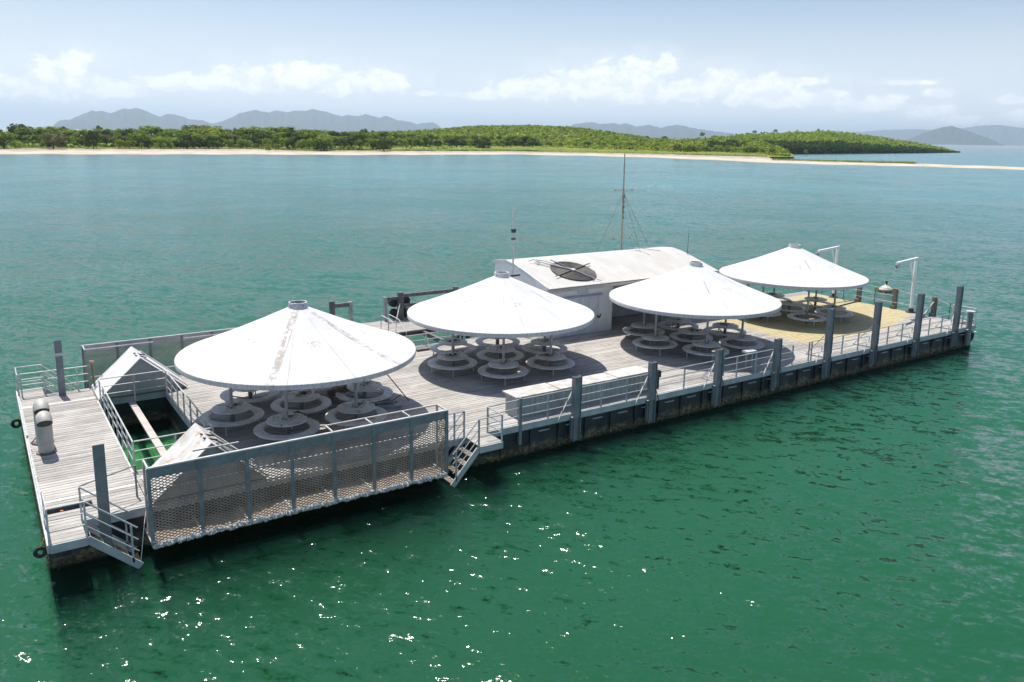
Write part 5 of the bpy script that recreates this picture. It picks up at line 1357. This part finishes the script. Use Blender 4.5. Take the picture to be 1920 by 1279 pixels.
railing('gap_railing','two bar railing along the water gap behind the second umbrella',[[(16.3,12.0),(19.9,12.0)]],[(17.85,12.0),(19.9,12.0)],levels=(0.62,0.32),m_=PALE)
# tyres hanging on the hull ---------------------------------------------------
def tyre(x, y, z, ax, r, label, squash=1.0):
    t = thing('tyre_fender', label, 'tyre', (x, y, z), 'tyre fenders on the hull ends')
    q = MB(); prof = []
    for k in range(10):
        a = 2*PI*k/10; prof.append((r*0.68 + r*0.32*math.cos(a), r*0.30*math.sin(a)))
    q.lathe(prof, n=24, closed_prof=True)
    if ax == 'x': q.v = [(x+v[2], y+v[0], z+v[1]) for v in q.v]
    else: q.v = [(x+v[0], y+v[2], z+v[1]) for v in q.v]
    q.build('rubber', RUBBER, t, smooth=True)
    q = MB(); q.tube([(x, y, z+r*0.7), (x+(0.15 if x < 1 else -0.15), y, 1.28)], 0.012, 5); q.build('tether', YROPE if x < 1 else ROPEM, t)
    return t
tyre(-0.20, -0.5, 0.86, 'y', 0.17, 'tyre hanging at the near left corner of the pontoon')
tyre(-0.22, 10.6, 0.95, 'y', 0.19, 'tyre hanging on the left side of the pontoon near its far end')
tyre(48.75, 0.3, 0.50, 'y', 0.36, 'black tyre low on the right end of the hull')
tyre(48.62, 0.9, 0.85, 'x', 0.34, 'black tyre under the right tip of the deck')
# debris under the left umbrella ----------------------------------------------
t = thing('wrecked_lounger', 'collapsed frame and torn brown seat beside the outer right table of the left umbrella', 'lounger', (11.6, 5.4, DZ))
for (a, b) in (((10.5,6.3,1.35),(12.5,5.0,1.42)),((10.4,5.7,1.33),(12.2,4.4,1.38)),((10.5,6.3,1.35),(10.4,5.7,1.33)),((12.5,5.0,1.42),(12.6,4.3,1.35)),((10.6,6.2,1.9),(11.7,5.3,1.45)),((10.6,6.2,1.9),(10.4,5.8,1.33)),((12.95,7.2,2.35),(13.1,4.4,1.35)),((12.2,4.4,1.4),(12.65,4.2,1.75))):
    q = MB(); q.tube([a, b], 0.022, 6); q.build('frame_tube', TIMBER, t)
q = MB(); q.bar((10.55,6.25,1.62),(11.0,5.75,1.85),0.62,0.28); q.build('seat_box', CARD, t)
q = MB(); q.bar((11.0,6.0,1.5),(12.4,5.1,1.5),0.55,0.05); q.build('slab', CABIN, t)
q = MB(); q.bar((11.5,4.9,1.42),(12.5,4.5,1.46),0.5,0.04); q.build('slab', STEEL, t)
q = MB(); q.bar((11.7,4.4,1.34),(12.55,4.0,1.36),0.35,0.12); q.build('beam', STEEL, t)
t = thing('board', 'dark flat board leaning behind the front left table of the left umbrella', 'board', (7.9, 3.9, DZ))
q = MB(); q.bar((7.5,3.75,1.72),(8.55,4.05,1.78),0.5,0.03); q.build('panel', DARKM, t)
# mooring buoy -----------------------------------------------------------------
t = thing('mooring_buoy', 'white domed buoy ringed with brown weed floating beyond the barge', 'buoy', (60.9, 13.3, 0))
q = MB(); q.lathe([(0.0,0.50),(0.10,0.49),(0.13,0.43),(0.26,0.38),(0.44,0.24),(0.52,0.06),(0.52,-0.3),(0,-0.3)], (60.9,13.3), 24); q.build('float', BUOYM, t, smooth=True)
q = MB(); q.tube([(60.95,13.3,0.45),(60.95,13.3,0.70)], 0.07, 8); q.tube([(60.95,13.3,0.70),(60.95,13.3,0.79)], 0.11, 8); q.build('eye', DARKM, t)
gb_ = MB(); rg = random.Random(9)
for k in range(260):
    a = rg.uniform(0,6.28); r = rg.uniform(0.48,0.85); s_ = rg.uniform(0.04,0.12); c_ = (60.98+r*math.cos(a)*1.15, 13.3+r*math.sin(a)); z = rg.uniform(-0.01,0.10)
    gb_.quad((c_[0]-s_,c_[1],z),(c_[0],c_[1]-s_,z+0.03),(c_[0]+s_,c_[1],z+0.02),(c_[0],c_[1]+s_,z+0.05))
gb_.build('weed', ALGAE, t, kind='stuff')
# small odds and ends on deck
for (x, y, lx, ly, lz, lb, mm) in ((20.3,9.9,0.9,0.12,0.06,'plank lying on the deck in front of the shed, right of the second umbrella table',GREYTIM),(16.9,11.1,0.8,0.4,0.1,'low dark box on the deck edge by the water gap',GREYTIM),(31.7,8.4,0.7,0.16,0.08,'short board near the shed recess behind the third umbrella',GREYTIM)):
    t = thing('loose_board', lb, 'board', (x, y, DZ)); q = MB(); q.box(x, x+lx, y, y+ly, DZ+0.003, DZ+0.003+lz); q.build('board', mm, t)
